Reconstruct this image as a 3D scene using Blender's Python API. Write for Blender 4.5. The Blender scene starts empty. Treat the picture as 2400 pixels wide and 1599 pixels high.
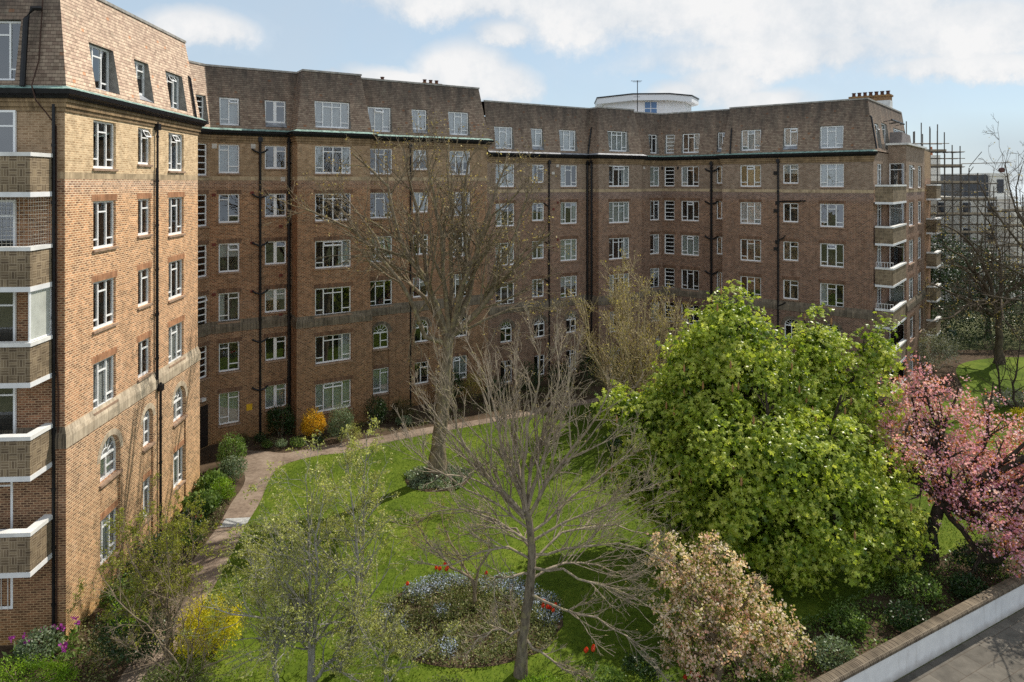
import bpy, math, random
import numpy as np
from mathutils import Vector, Matrix
from mathutils.geometry import tessellate_polygon

random.seed(7)
SC = bpy.context.scene
COL = SC.collection
CAMZ = 14.7
FPX = 1600.0
HOR = 428.0

def at(px, py, Y):
    """world point seen at photo pixel (px, py) at depth Y in front of the lens"""
    return ((px - 1200) / FPX * Y, Y, CAMZ - (py - HOR) / FPX * Y)

def gnd(px, py, z=0.0):
    Y = FPX * (CAMZ - z) / (py - HOR)
    return ((px - 1200) / FPX * Y, Y)

# ------------------------------------------------------------------ object helpers
def wloc(o):
    v = Vector((0, 0, 0))
    while o is not None:
        v += o.location
        o = o.parent
    return v

def link(name, mesh, mats, parent=None, world=True):
    o = bpy.data.objects.new(name, mesh)
    COL.objects.link(o)
    if mats is not None and len(mesh.materials) == 0:
        for m in (mats if isinstance(mats, (list, tuple)) else [mats]):
            mesh.materials.append(m)
    if parent is not None:
        o.parent = parent
        if world:
            o.location = -wloc(parent)
    return o

def thing(name, label, cat, loc=(0, 0, 0), group=None):
    o = bpy.data.objects.new(name, None)
    COL.objects.link(o)
    o.empty_display_size = 0.3
    o.location = loc
    o['label'] = label
    o['category'] = cat
    if group:
        o['group'] = group
    return o

def tag(o, label=None, cat=None, group=None, kind=None):
    if label: o['label'] = label
    if cat: o['category'] = cat
    if group: o['group'] = group
    if kind: o['kind'] = kind
    return o

class MB:
    def __init__(s):
        s.v = []; s.f = []; s.m = []; s.uv = []
    def quad(s, pts, uvs=None, m=0):
        i = len(s.v)
        s.v.extend([tuple(p) for p in pts])
        s.f.append(tuple(range(i, i + len(pts))))
        s.m.append(m)
        s.uv.extend(uvs if uvs is not None else [(p[0] + p[1], p[2]) for p in pts])
    def box(s, c, size, rz=0.0, m=0, rx=0.0):
        hx, hy, hz = size[0] / 2, size[1] / 2, size[2] / 2
        R = Matrix.Rotation(rz, 3, 'Z') @ Matrix.Rotation(rx, 3, 'X')
        P = [Vector(c) + R @ Vector((x * hx, y * hy, z * hz)) for x in (-1, 1) for y in (-1, 1) for z in (-1, 1)]
        L = [(x * hx, y * hy, z * hz) for x in (-1, 1) for y in (-1, 1) for z in (-1, 1)]
        for q in ((0, 1, 3, 2), (4, 6, 7, 5), (0, 4, 5, 1), (2, 3, 7, 6), (0, 2, 6, 4), (1, 5, 7, 3)):
            if q in ((0, 1, 3, 2), (4, 6, 7, 5)): uv = [(L[k][1], L[k][2]) for k in q]
            elif q in ((0, 4, 5, 1), (2, 3, 7, 6)): uv = [(L[k][0], L[k][2]) for k in q]
            else: uv = [(L[k][0], L[k][1]) for k in q]
            s.quad([P[k] for k in q], uv, m)
    def boxr(s, x0, x1, y0, y1, z0, z1, m=0):
        s.box(((x0 + x1) / 2, (y0 + y1) / 2, (z0 + z1) / 2), (x1 - x0, y1 - y0, z1 - z0), 0, m)
    def tube(s, pts, r, n=8, m=0, cap=True):
        pts = [Vector(p) for p in pts]
        rs = r if isinstance(r, (list, tuple)) else [r] * len(pts)
        base = len(s.v)
        ref = Vector((0.31, 0.17, 0.93))
        for k, p in enumerate(pts):
            t = (pts[min(k + 1, len(pts) - 1)] - pts[max(k - 1, 0)]).normalized()
            a = t.cross(ref)
            if a.length < 0.1: a = t.cross(Vector((1, 0, 0)))
            a.normalize(); b = t.cross(a)
            for j in range(n):
                th = 2 * math.pi * j / n
                s.v.append(tuple(p + (a * math.cos(th) + b * math.sin(th)) * rs[k]))
        for k in range(len(pts) - 1):
            for j in range(n):
                q = (base + k * n + j, base + k * n + (j + 1) % n, base + (k + 1) * n + (j + 1) % n, base + (k + 1) * n + j)
                s.f.append(q); s.m.append(m); s.uv.extend([(j / n, k), ((j + 1) / n, k), ((j + 1) / n, k + 1), (j / n, k + 1)])
        if cap:
            for k in (0, len(pts) - 1):
                s.f.append(tuple(base + k * n + j for j in range(n))); s.m.append(m); s.uv.extend([(0, 0)] * n)
    def mesh(s, name, smooth=False):
        me = bpy.data.meshes.new(name)
        me.from_pydata(s.v, [], s.f)
        me.polygons.foreach_set('material_index', s.m)
        uvl = me.uv_layers.new(name='UVMap')
        uvl.data.foreach_set('uv', np.array(s.uv, dtype=np.float32).ravel())
        if smooth:
            me.polygons.foreach_set('use_smooth', [True] * len(s.f))
        me.update()
        return me
    def obj(s, name, mats, parent=None, smooth=False, world=True):
        return link(name, s.mesh(name, smooth), mats, parent, world)

# ------------------------------------------------------------------ materials
class NT:
    def __init__(s, name):
        s.mat = bpy.data.materials.new(name)
        s.mat.use_nodes = True
        s.t = s.mat.node_tree
        s.t.nodes.clear()
        s.out = s.n('ShaderNodeOutputMaterial')
    def n(s, typ, **kw):
        nd = s.t.nodes.new(typ)
        for k, v in kw.items():
            if k in nd.inputs: s.set(nd.inputs[k], v)
            else: setattr(nd, k, v)
        return nd
    def set(s, sock, v):
        if hasattr(v, 'is_output'): s.t.links.new(v, sock)
        else:
            if isinstance(v, tuple) and len(v) == 3 and sock.type == 'RGBA': v = (*v, 1)
            sock.default_value = v
    def math(s, op, a, b=None, c=None):
        nd = s.t.nodes.new('ShaderNodeMath'); nd.operation = op
        s.set(nd.inputs[0], a)
        if b is not None: s.set(nd.inputs[1], b)
        if c is not None: s.set(nd.inputs[2], c)
        return nd.outputs[0]
    def mix(s, fac, a, b, blend='MIX'):
        nd = s.t.nodes.new('ShaderNodeMix'); nd.data_type = 'RGBA'; nd.blend_type = blend
        s.set(nd.inputs[0], fac); s.set(nd.inputs[6], a); s.set(nd.inputs[7], b)
        return nd.outputs[2]
    def ramp(s, fac, stops, interp='LINEAR'):
        nd = s.t.nodes.new('ShaderNodeValToRGB')
        cr = nd.color_ramp; cr.interpolation = interp
        while len(cr.elements) < len(stops): cr.elements.new(0.5)
        for e, (p, c) in zip(cr.elements, stops):
            e.position = p; e.color = (*c, 1) if len(c) == 3 else c
        s.set(nd.inputs[0], fac)
        return nd.outputs[0]
    def noise(s, vec, scale, detail=3, rough=0.55, out='Fac'):
        nd = s.n('ShaderNodeTexNoise', Scale=scale, Detail=detail, Roughness=rough)
        if vec is not None: s.set(nd.inputs['Vector'], vec)
        return nd.outputs[out]
    def maprange(s, v, a, b, c=0.0, d=1.0):
        nd = s.t.nodes.new('ShaderNodeMapRange')
        for i, x in enumerate((v, a, b, c, d)): s.set(nd.inputs[i], x)
        return nd.outputs[0]
    def obco(s): return s.n('ShaderNodeTexCoord').outputs['Object']
    def geopos(s): return s.n('ShaderNodeNewGeometry').outputs['Position']
    def uv(s): return s.n('ShaderNodeUVMap', uv_map='UVMap').outputs[0]
    def bump(s, h, strength=0.4, dist=0.02):
        nd = s.n('ShaderNodeBump', Strength=strength, Distance=dist)
        s.set(nd.inputs['Height'], h)
        return nd.outputs[0]
    def bsdf(s, color, rough=0.8, normal=None, spec=0.3, metal=0.0):
        b = s.n('ShaderNodeBsdfPrincipled')
        s.set(b.inputs['Base Color'], color); s.set(b.inputs['Roughness'], rough)
        s.set(b.inputs['Specular IOR Level'], spec); s.set(b.inputs['Metallic'], metal)
        if normal is not None: s.set(b.inputs['Normal'], normal)
        return b.outputs[0]
    def done(s, sh):
        s.t.links.new(sh, s.out.inputs[0])
        return s.mat

def plain(name, col, rough=0.7, var=0.25, scale=3.0, spec=0.3, metal=0.0, bump=0.0, bscale=30):
    t = NT(name)
    co = t.geopos()
    nz = t.noise(co, scale, 4)
    dark = tuple(c * (1 - var) for c in col); lite = tuple(min(1, c * (1 + var)) for c in col)
    c = t.ramp(nz, [(0.3, dark), (0.7, lite)])
    nm = t.bump(t.noise(co, bscale, 3), bump, 0.02) if bump else None
    return t.done(t.bsdf(c, rough, nm, spec, metal))

def brick_mat(name, gain=1.0, soot=0.4, cool=False, warm=(1.0, 1.0, 1.0)):
    """brickwork in UV metres; UV.y is height on the facade so the paler top storey and darker base are different bricks"""
    t = NT(name)
    uv = t.uv()
    sep = t.n('ShaderNodeSeparateXYZ'); t.set(sep.inputs[0], uv)
    pos = t.geopos()
    h = t.math('ADD', sep.outputs[1], t.math('MULTIPLY', t.math('SUBTRACT', t.noise(uv, 0.5, 3), 0.5), 0.05))
    hn = t.maprange(h, 0.0, 20.0)
    # light brick and dark brick colours up the wall
    L = t.ramp(hn, [(0.0, (.46, .26, .09)), (0.03, (.43, .23, .11)), (0.08, (.39, .215, .125)), (0.30, (.37, .21, .13)), (0.34, (.46, .235, .135)), (0.7, (.52, .265, .135)), (0.7385, (.44, .26, .17)), (0.7435, (.54, .41, .27)), (1.0, (.56, .43, .29))])
    D = t.ramp(hn, [(0.0, (.20, .11, .045)), (0.08, (.125, .07, .048)), (0.30, (.125, .072, .053)), (0.34, (.165, .082, .052)), (0.7, (.19, .092, .055)), (0.7385, (.17, .095, .07)), (0.7435, (.33, .225, .135)), (1.0, (.36, .25, .15))])
    M = t.ramp(hn, [(0.0, (.55, .40, .22)), (0.3, (.56, .43, .29)), (0.7, (.64, .49, .32)), (0.735, (.63, .52, .40)), (0.7435, (.56, .45, .30)), (1.0, (.58, .47, .32))])
    vec = uv
    if cool:      # plum and grey-brown bricks instead of the yellower ones
        L = t.mix(1.0, L, (.80, .84, 1.0), 'MULTIPLY'); D = t.mix(1.0, D, (.78, .80, 1.0), 'MULTIPLY'); M = t.mix(1.0, M, (.92, .95, 1.08), 'MULTIPLY')
    br = t.n('ShaderNodeTexBrick', offset=0.5, squash=1.0)
    t.set(br.inputs['Vector'], vec); t.set(br.inputs['Scale'], 1.0)
    br.inputs['Mortar Size'].default_value = 0.0135; br.inputs['Mortar Smooth'].default_value = 0.2
    br.inputs['Bias'].default_value = -0.05
    br.inputs['Brick Width'].default_value = 0.20; br.inputs['Row Height'].default_value = 0.0765
    t.set(br.inputs['Color1'], D); t.set(br.inputs['Color2'], L); t.set(br.inputs['Mortar'], M)
    big = t.noise(pos, 0.45, 4, 0.6)
    mid = t.noise(pos, 3.2, 3, 0.6)
    c = t.mix(t.maprange(big, 0.35, 0.7, 0.0, soot), br.outputs[0], t.mix(0.5, br.outputs[0], (.10, .065, .045)))
    # pale efflorescence in patches
    eff = t.math('MULTIPLY', t.maprange(t.noise(pos, 0.8, 5, 0.65), 0.60, 0.78), 0.35)
    c = t.mix(eff, c, (.47, .37, .29))
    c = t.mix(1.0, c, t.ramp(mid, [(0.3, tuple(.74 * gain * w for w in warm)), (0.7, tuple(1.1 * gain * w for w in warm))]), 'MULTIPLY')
    # stains running down the wall
    smp = t.n('ShaderNodeMapping', Vector=uv, Scale=(1.6, .10, 1)).outputs[0]
    stn = t.math('MULTIPLY', t.maprange(t.noise(smp, 1.5, 4, .6), .54, .74), .38)
    c = t.mix(stn, c, t.mix(1.0, c, (.48, .44, .40), 'MULTIPLY'))
    nm = t.bump(t.math('SUBTRACT', t.math('MULTIPLY', t.noise(pos, 40, 2), 0.3), br.outputs[1]), 0.55, 0.012)
    return t.done(t.bsdf(c, 0.9, nm, 0.15))

def soldier_mat(name, c1, c2, mortar):
    t = NT(name)
    uv = t.uv(); pos = t.geopos()
    sep = t.n('ShaderNodeSeparateXYZ'); t.set(sep.inputs[0], uv)
    cmb = t.n('ShaderNodeCombineXYZ'); t.set(cmb.inputs[0], sep.outputs[1]); t.set(cmb.inputs[1], sep.outputs[0])
    br = t.n('ShaderNodeTexBrick', offset=0.0)
    t.set(br.inputs['Vector'], cmb.outputs[0]); br.inputs['Scale'].default_value = 1
    br.inputs['Mortar Size'].default_value = 0.009; br.inputs['Brick Width'].default_value = 0.5; br.inputs['Row Height'].default_value = 0.0765
    t.set(br.inputs['Color1'], c1); t.set(br.inputs['Color2'], c2); t.set(br.inputs['Mortar'], mortar)
    c = t.mix(1.0, br.outputs[0], t.ramp(t.noise(pos, 2.5, 4), [(0.3, (.6, .6, .6)), (0.7, (1.15, 1.15, 1.15))]), 'MULTIPLY')
    return t.done(t.bsdf(c, 0.9, t.bump(br.outputs[1], -0.4, 0.01), 0.15))

def tile_mat(name, gain=1.0, soot=.85):
    """hung clay tiles on the mansard; UV.x metres along, UV.y metres up from the gutter"""
    t = NT(name)
    uv = t.uv(); pos = t.geopos()
    sep = t.n('ShaderNodeSeparateXYZ'); t.set(sep.inputs[0], uv)
    wob = t.n('ShaderNodeCombineXYZ')
    t.set(wob.inputs[0], sep.outputs[0])
    t.set(wob.inputs[1], t.math('ADD', sep.outputs[1], t.math('MULTIPLY', t.noise(uv, 1.2, 3), 0.03)))
    br = t.n('ShaderNodeTexBrick', offset=0.5)
    t.set(br.inputs['Vector'], wob.outputs[0]); br.inputs['Scale'].default_value = 1
    br.inputs['Mortar Size'].default_value = 0.005; br.inputs['Mortar Smooth'].default_value = 0.3
    br.inputs['Brick Width'].default_value = 0.17; br.inputs['Row Height'].default_value = 0.118
    t.set(br.inputs['Color1'], (.45, .345, .255)); t.set(br.inputs['Color2'], (.29, .205, .155)); t.set(br.inputs['Mortar'], (.10, .07, .05))
    c = br.outputs[0]
    # a few replacement orange tiles
    wn = t.n('ShaderNodeTexWhiteNoise', noise_dimensions='2D')
    fl = t.n('ShaderNodeCombineXYZ')
    t.set(fl.inputs[0], t.math('FLOOR', t.math('DIVIDE', sep.outputs[0], 0.17)))
    t.set(fl.inputs[1], t.math('FLOOR', t.math('DIVIDE', sep.outputs[1], 0.118)))
    t.set(wn.inputs['Vector'], fl.outputs[0])
    c = t.mix(t.math('MULTIPLY', t.math('GREATER_THAN', wn.outputs[0], 0.988), 0.6), c, (.38, .15, .06))
    c = t.mix(t.math('MULTIPLY', t.math('LESS_THAN', wn.outputs[0], 0.12), 0.4), c, (.13, .09, .065))
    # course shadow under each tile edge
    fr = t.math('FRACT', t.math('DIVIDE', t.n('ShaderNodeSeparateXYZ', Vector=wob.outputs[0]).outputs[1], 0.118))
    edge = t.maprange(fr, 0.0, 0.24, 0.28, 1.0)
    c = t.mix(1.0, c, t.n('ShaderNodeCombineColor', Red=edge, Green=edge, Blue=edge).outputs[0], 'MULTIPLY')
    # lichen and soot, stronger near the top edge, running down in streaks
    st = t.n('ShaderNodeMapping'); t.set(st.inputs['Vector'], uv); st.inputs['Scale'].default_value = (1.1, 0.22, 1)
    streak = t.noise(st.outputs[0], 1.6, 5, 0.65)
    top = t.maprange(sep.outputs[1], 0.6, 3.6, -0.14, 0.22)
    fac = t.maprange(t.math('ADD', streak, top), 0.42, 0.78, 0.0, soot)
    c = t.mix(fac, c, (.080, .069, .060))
    lich = t.maprange(t.noise(pos, 2.2, 5, 0.7), 0.60, 0.72, 0.0, 0.5)
    c = t.mix(lich, c, (.30, .27, .20))
    c = t.mix(1.0, c, (gain, gain, gain), 'MULTIPLY')
    saw = t.math('SUBTRACT', 1.0, fr)
    nm = t.bump(saw, 0.55, 0.03)
    return t.done(t.bsdf(c, 0.9, nm, 0.15))

def glass_mat(name):
    t = NT(name)
    pos = t.geopos()
    nm = t.bump(t.noise(pos, 1.7, 2), 0.08, 0.03)
    fr = t.n('ShaderNodeFresnel', IOR=1.5); t.set(fr.inputs['Normal'], nm)
    fac = t.math('MINIMUM', t.math('ADD', t.math('MULTIPLY', fr.outputs[0], 1.2), 0.10), 0.30)
    gl = t.n('ShaderNodeBsdfGlossy', Color=(.95, .97, 1.0), Roughness=0.015); t.set(gl.inputs['Normal'], nm)
    tr = t.n('ShaderNodeBsdfTransparent', Color=(.82, .86, .86))
    mx = t.n('ShaderNodeMixShader'); t.set(mx.inputs[0], fac)
    t.t.links.new(tr.outputs[0], mx.inputs[1]); t.t.links.new(gl.outputs[0], mx.inputs[2])
    return t.done(mx.outputs[0])

def leaf_mat(name, stops, transl=0.35, rough=0.5, spec=0.3):
    """leaves coloured by a per-leaf tint attribute"""
    t = NT(name)
    a = t.n('ShaderNodeAttribute', attribute_name='tint')
    c = t.ramp(a.outputs['Fac'], stops)
    nz = t.noise(t.geopos(), 1.3, 2)
    c = t.mix(1.0, c, t.ramp(nz, [(0.3, (.72, .72, .72)), (0.7, (1.15, 1.15, 1.15))]), 'MULTIPLY')
    b = t.bsdf(c, rough, None, spec)
    tl = t.n('ShaderNodeBsdfTranslucent'); t.set(tl.inputs[0], t.mix(1.0, c, (1.25, 1.25, 0.7), 'MULTIPLY'))
    mx = t.n('ShaderNodeMixShader'); t.set(mx.inputs[0], transl)
    t.t.links.new(b, mx.inputs[1]); t.t.links.new(tl.outputs[0], mx.inputs[2])
    return t.done(mx.outputs[0])

def bark_mat(name, a, b, lich=None):
    t = NT(name)
    pos = t.geopos()
    mp = t.n('ShaderNodeMapping'); t.set(mp.inputs['Vector'], pos); mp.inputs['Scale'].default_value = (1, 1, 0.35)
    nz = t.noise(mp.outputs[0], 9, 5, 0.65)
    c = t.ramp(nz, [(0.3, a), (0.7, b)])
    if lich: c = t.mix(t.maprange(t.noise(pos, 4, 3), 0.55, 0.66, 0, 0.7), c, lich)
    return t.done(t.bsdf(c, 0.9, t.bump(nz, 0.6, 0.03), 0.15))

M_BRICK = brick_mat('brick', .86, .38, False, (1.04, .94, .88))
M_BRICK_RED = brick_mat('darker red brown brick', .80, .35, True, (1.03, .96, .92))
M_BRICK_SUN = brick_mat('sunlit copy of brick', 1.52, .12, False, (1.0, .965, .91))  # lit copy of the brick; gain and low soot stand in for sunlight
M_ROOM = plain('room', (.07, .06, .05), 0.9, 0.5, 0.9)
M_LINT = soldier_mat('red soldier brick', (.36, .15, .075), (.52, .24, .12), (.50, .36, .23))
M_LINT_BROWN = soldier_mat('brown soldier brick', (.12, .055, .035), (.22, .11, .065), (.36, .27, .18))
M_BAND_SUN = soldier_mat('sunlit copy of soldier brick', (.40, .32, .23), (.60, .50, .37), (.62, .52, .39))  # band brick for the sunlit face, with the sun's brightness in its colour
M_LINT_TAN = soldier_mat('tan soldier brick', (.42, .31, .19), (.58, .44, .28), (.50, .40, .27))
M_BAND = soldier_mat('weathered soldier brick', (.10, .082, .062), (.24, .195, .14), (.28, .23, .17))
M_CORB = soldier_mat('corbel brick', (.24, .16, .09), (.36, .25, .14), (.25, .18, .11))
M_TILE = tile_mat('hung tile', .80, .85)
M_TILE_SUN = tile_mat('sunlit copy of hung tile', 1.75, .22)  # lit copy of the tile; sunlight is put into the colour by gain
M_GLASS = glass_mat('window glass')
M_WHITE = plain('white frame paint', (.88, .88, .87), 0.45, 0.05, 6)
M_SILL = plain('tile sill', (.34, .23, .16), 0.8, 0.3, 5)
M_COPE = plain('painted coping', (.72, .71, .68), 0.7, 0.12, 2.5)
M_BLACK = plain('black paint', (.012, .012, .014), 0.4, 0.4, 6)
M_LEAD = plain('weathered lead', (.30, .31, .33), 0.6, 0.4, 3)
M_CEMENT = plain('cement render', (.25, .235, .21), 0.9, 0.3, 4)
def _copper():
    t = NT('copper flashing'); pos = t.geopos()
    c = t.ramp(t.noise(pos, 5, 5, 0.7), [(0.35, (.10, .13, .12)), (0.5, (.22, .36, .31)), (0.68, (.42, .52, .47))])
    return t.done(t.bsdf(c, 0.7, None, 0.3))
M_COPPER = _copper()
M_PARAPET = plain('parapet capping', (.33, .31, .28), 0.9, 0.35, 4)
M_DECK = plain('roof asphalt', (.10, .10, .10), 0.9, 0.2)
M_DOOR = plain('dark timber', (.022, .016, .013), 0.6, 0.3)
def fabric(name, col, transl=0.4):
    t = NT(name)
    c = t.mix(1.0, col, t.ramp(t.noise(t.geopos(), 3, 2), [(0.3, (.8, .8, .8)), (0.7, (1, 1, 1))]), 'MULTIPLY')
    b = t.bsdf(c, 0.9, None, 0.1)
    tl = t.n('ShaderNodeBsdfTranslucent'); t.set(tl.inputs[0], c)
    mx = t.n('ShaderNodeMixShader'); t.set(mx.inputs[0], transl)
    t.t.links.new(b, mx.inputs[1]); t.t.links.new(tl.outputs[0], mx.inputs[2])
    return t.done(mx.outputs[0])
M_NET = fabric('net curtain', (.76, .78, .70))
M_CURT = fabric('white curtain', (.90, .90, .88))
M_BLIND = fabric('pale blind', (.82, .80, .76))
M_OCHRE_REFL = fabric('ochre reflection', (.42, .30, .14), 0.2)  # ochre sheet painting the orange building reflected in a pane

# ------------------------------------------------------------------ camera, sun, sky
cam = bpy.data.cameras.new('camera'); camo = bpy.data.objects.new('camera', cam); COL.objects.link(camo)
camo.location = (0, 0, CAMZ); camo.rotation_euler = (math.pi / 2, 0, 0)
cam.sensor_width = 36; cam.lens = 24; cam.shift_y = -(799.5 - HOR) / 2400
cam.clip_start = 0.3; cam.clip_end = 6000
SC.camera = camo

SUN_AZ = math.radians(48.6)     # from +Y towards +X
SUN_EL = math.radians(48)
sd = Vector((math.sin(SUN_AZ) * math.cos(SUN_EL), math.cos(SUN_AZ) * math.cos(SUN_EL), math.sin(SUN_EL)))
sl = bpy.data.lights.new('sun', 'SUN'); so = bpy.data.objects.new('sun', sl); COL.objects.link(so)
so.rotation_euler = (-sd).to_track_quat('-Z', 'Y').to_euler()
sl.energy = 5.0; sl.angle = math.radians(0.5); sl.color = (1.0, 0.93, 0.82)

def build_world():
    w = bpy.data.worlds.new('World'); SC.world = w; w.use_nodes = True
    nt = w.node_tree; nt.nodes.clear()
    t = NT.__new__(NT); t.t = nt
    out = t.n('ShaderNodeOutputWorld')
    sky = t.n('ShaderNodeTexSky', sky_type='NISHITA', sun_disc=False)
    sky.sun_elevation = SUN_EL; sky.sun_rotation = SUN_AZ
    sky.air_density = 1.0; sky.dust_density = 0.15; sky.ozone_density = 1.5
    bg = t.n('ShaderNodeBackground', Strength=0.13)
    nt.links.new(sky.outputs[0], bg.inputs[0])
    d = t.n('ShaderNodeTexCoord').outputs['Generated']
    sp = t.n('ShaderNodeSeparateXYZ'); t.set(sp.inputs[0], d)
    az = t.math('ARCTAN2', sp.outputs[0], sp.outputs[1])
    el = t.math('ARCSINE', sp.outputs[2])
    n1 = t.noise(d, 9, 9, 0.64); n2 = t.noise(d, 5, 5, 0.6)
    nbig = t.noise(d, 2.6, 6, 0.62)
    azd = t.math('ADD', az, t.math('MULTIPLY', t.math('SUBTRACT', n2, 0.5), 0.12))
    eld = t.math('ADD', el, t.math('MULTIPLY', t.math('SUBTRACT', n1, 0.5), 0.07))
    def pxdir(px, py):
        x = (px - 1200) / FPX; z = -(py - HOR) / FPX
        return math.atan2(x, 1), math.atan2(z, math.hypot(x, 1))
    # clouds in the world: direction, half width, half height, softness (radians)
    blobs = [((1090, 165), .085, .050), ((1180, 195), .07, .035), ((930, 185), .10, .024), ((1690, 205), .075, .040), ((1800, 240), .08, .024), ((1590, 225), .05, .022),
             ((1900, 40), .26, .07), ((1500, 25), .26, .05), ((1130, 0), .22, .035), ((2250, 70), .14, .05), ((1850, 130), .22, .035), ((2250, 150), .12, .02), ((1190, 80), .06, .02),
             ((800, 200), .07, .015), ((450, 60), .09, .03)]
    dens = None
    for (p, wx, hy) in blobs:
        a0, e0 = pxdir(*p)
        u = t.math('DIVIDE', t.math('SUBTRACT', azd, a0), wx)
        v = t.math('DIVIDE', t.math('SUBTRACT', eld, e0), hy)
        r2 = t.math('ADD', t.math('MULTIPLY', u, u), t.math('MULTIPLY', v, v))
        k = t.math('SUBTRACT', 1.0, r2)
        dens = k if dens is None else t.math('MAXIMUM', dens, k)
    dens = t.math('ADD', dens, t.math('MULTIPLY', t.math('SUBTRACT', n1, 0.5), 1.7))
    mask = t.maprange(dens, -0.20, 0.70, 0.0, 0.94)
    # thin general haze of cloud elsewhere in the sky, and a grey bank low towards the sea
    veil = t.math('MULTIPLY', t.maprange(nbig, 0.45, 0.75), 0.35)
    mask = t.math('MAXIMUM', mask, veil)
    back = t.math('MULTIPLY', t.maprange(sp.outputs[1], 0.25, -0.25), t.maprange(nbig, 0.30, 0.50, 0.35, 0.95))  # unseen cloud cover added behind the camera for fill light
    mask = t.math('MAXIMUM', mask, back)
    a0, e0 = pxdir(2330, 330)
    bank = t.math('MULTIPLY', t.maprange(t.math('ADD', el, t.math('MULTIPLY', t.math('SUBTRACT', n2, 0.5), 0.03)), 0.085, 0.045, 0, 0.55), t.maprange(az, 0.50, 0.62))
    shade = t.maprange(t.math('ADD', n1, t.math('MULTIPLY', dens, 0.25)), 0.35, 0.85)
    ccol = t.ramp(shade, [(0.0, (.62, .68, .75)), (0.5, (.80, .83, .86)), (1.0, (.97, .96, .95))])
    cb = t.n('ShaderNodeBackground', Strength=0.95); nt.links.new(ccol, cb.inputs[0])
    # thin high haze that pales the blue
    hz = t.n('ShaderNodeBackground', Color=(.57, .70, .81), Strength=1.0)
    mh_ = t.n('ShaderNodeMixShader'); t.set(mh_.inputs[0], 0.70)
    nt.links.new(bg.outputs[0], mh_.inputs[1]); nt.links.new(hz.outputs[0], mh_.inputs[2])
    t.set(cb.inputs[1], t.maprange(sp.outputs[1], 0.1, -0.35, 0.95, 1.25))
    zen = t.maprange(el, 0.55, 1.1, 1.0, 0.42)      # the sky deepens towards the zenith
    t.set(hz.inputs[1], zen); t.set(bg.inputs[1], t.math('MULTIPLY', zen, 0.13))
    t.set(cb.inputs[1], t.math('MULTIPLY', zen, t.maprange(sp.outputs[1], 0.1, -0.35, 0.97, 1.5)))  # the added clouds behind the camera are brightened for more fill
    mx = t.n('ShaderNodeMixShader'); t.set(mx.inputs[0], mask)
    nt.links.new(mh_.outputs[0], mx.inputs[1]); nt.links.new(cb.outputs[0], mx.inputs[2])
    gb = t.n('ShaderNodeBackground', Color=(.52, .60, .68), Strength=0.95)
    mx2 = t.n('ShaderNodeMixShader'); t.set(mx2.inputs[0], bank)
    nt.links.new(mx.outputs[0], mx2.inputs[1]); nt.links.new(gb.outputs[0], mx2.inputs[2])
    nt.links.new(mx2.outputs[0], out.inputs[0])
build_world()

SC.view_settings.view_transform = 'Standard'; SC.view_settings.look = 'None'; SC.view_settings.exposure = 0
cy = SC.cycles
cy.max_bounces = 6; cy.diffuse_bounces = 3; cy.glossy_bounces = 3; cy.transmission_bounces = 4; cy.transparent_max_bounces = 12
cy.caustics_reflective = False; cy.caustics_refractive = False
cy.use_denoising = False
try:
    cy.denoiser = 'OPENIMAGEDENOISE'; cy.denoising_input_passes = 'RGB_ALBEDO_NORMAL'
except Exception: pass
# ------------------------------------------------------------------ facades
def v2(p): return np.array(p, dtype=float)
def dirn(p, q):
    d = v2(q) - v2(p); return d / np.linalg.norm(d)
def outn(d): return np.array((d[1], -d[0]))

def offset_chain(P, off):
    P = [v2(p) for p in P]; out = []
    for i in range(len(P)):
        if i == 0: n = outn(dirn(P[0], P[1])); out.append(P[0] + n * off); continue
        if i == len(P) - 1: n = outn(dirn(P[-2], P[-1])); out.append(P[-1] + n * off); continue
        n0 = outn(dirn(P[i - 1], P[i])); n1 = outn(dirn(P[i], P[i + 1]))
        m = n0 + n1; m = m / (1 + n0 @ n1)
        out.append(P[i] + m * off)
    return out

class Face:
    """one flat stretch of facade; u metres along it, z up, depth d inwards from the wall plane"""
    def __init__(s, chain, i):
        s.chain, s.i = chain, i
        s.p0, s.p1 = v2(chain[i]), v2(chain[i + 1])
        s.d = dirn(s.p0, s.p1); s.n = outn(s.d); s.L = float(np.linalg.norm(s.p1 - s.p0))
        s.rz = math.atan2(s.d[1], s.d[0])
    def pt(s, u, z, dep=0.0):
        p = s.p0 + s.d * u - s.n * dep
        return (p[0], p[1], z)
    def ends(s, off):
        o = offset_chain(s.chain, off)
        return float((o[s.i] - s.p0) @ s.d), float((o[s.i + 1] - s.p0) @ s.d)
    def upx(s, px):
        r = np.array(((px - 1200) / FPX, 1.0))
        # p0 + u d = k r
        A = np.array([[s.d[0], -r[0]], [s.d[1], -r[1]]])
        u, k = np.linalg.solve(A, -s.p0)
        return float(u)

RD = 0.12     # depth of the window reveal

def arc_pts(u0, u1, zs, n=14):
    uc = (u0 + u1) / 2; r = (u1 - u0) / 2
    return [(uc - r * math.cos(math.pi * k / n), zs + r * math.sin(math.pi * k / n)) for k in range(n + 1)]

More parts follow.
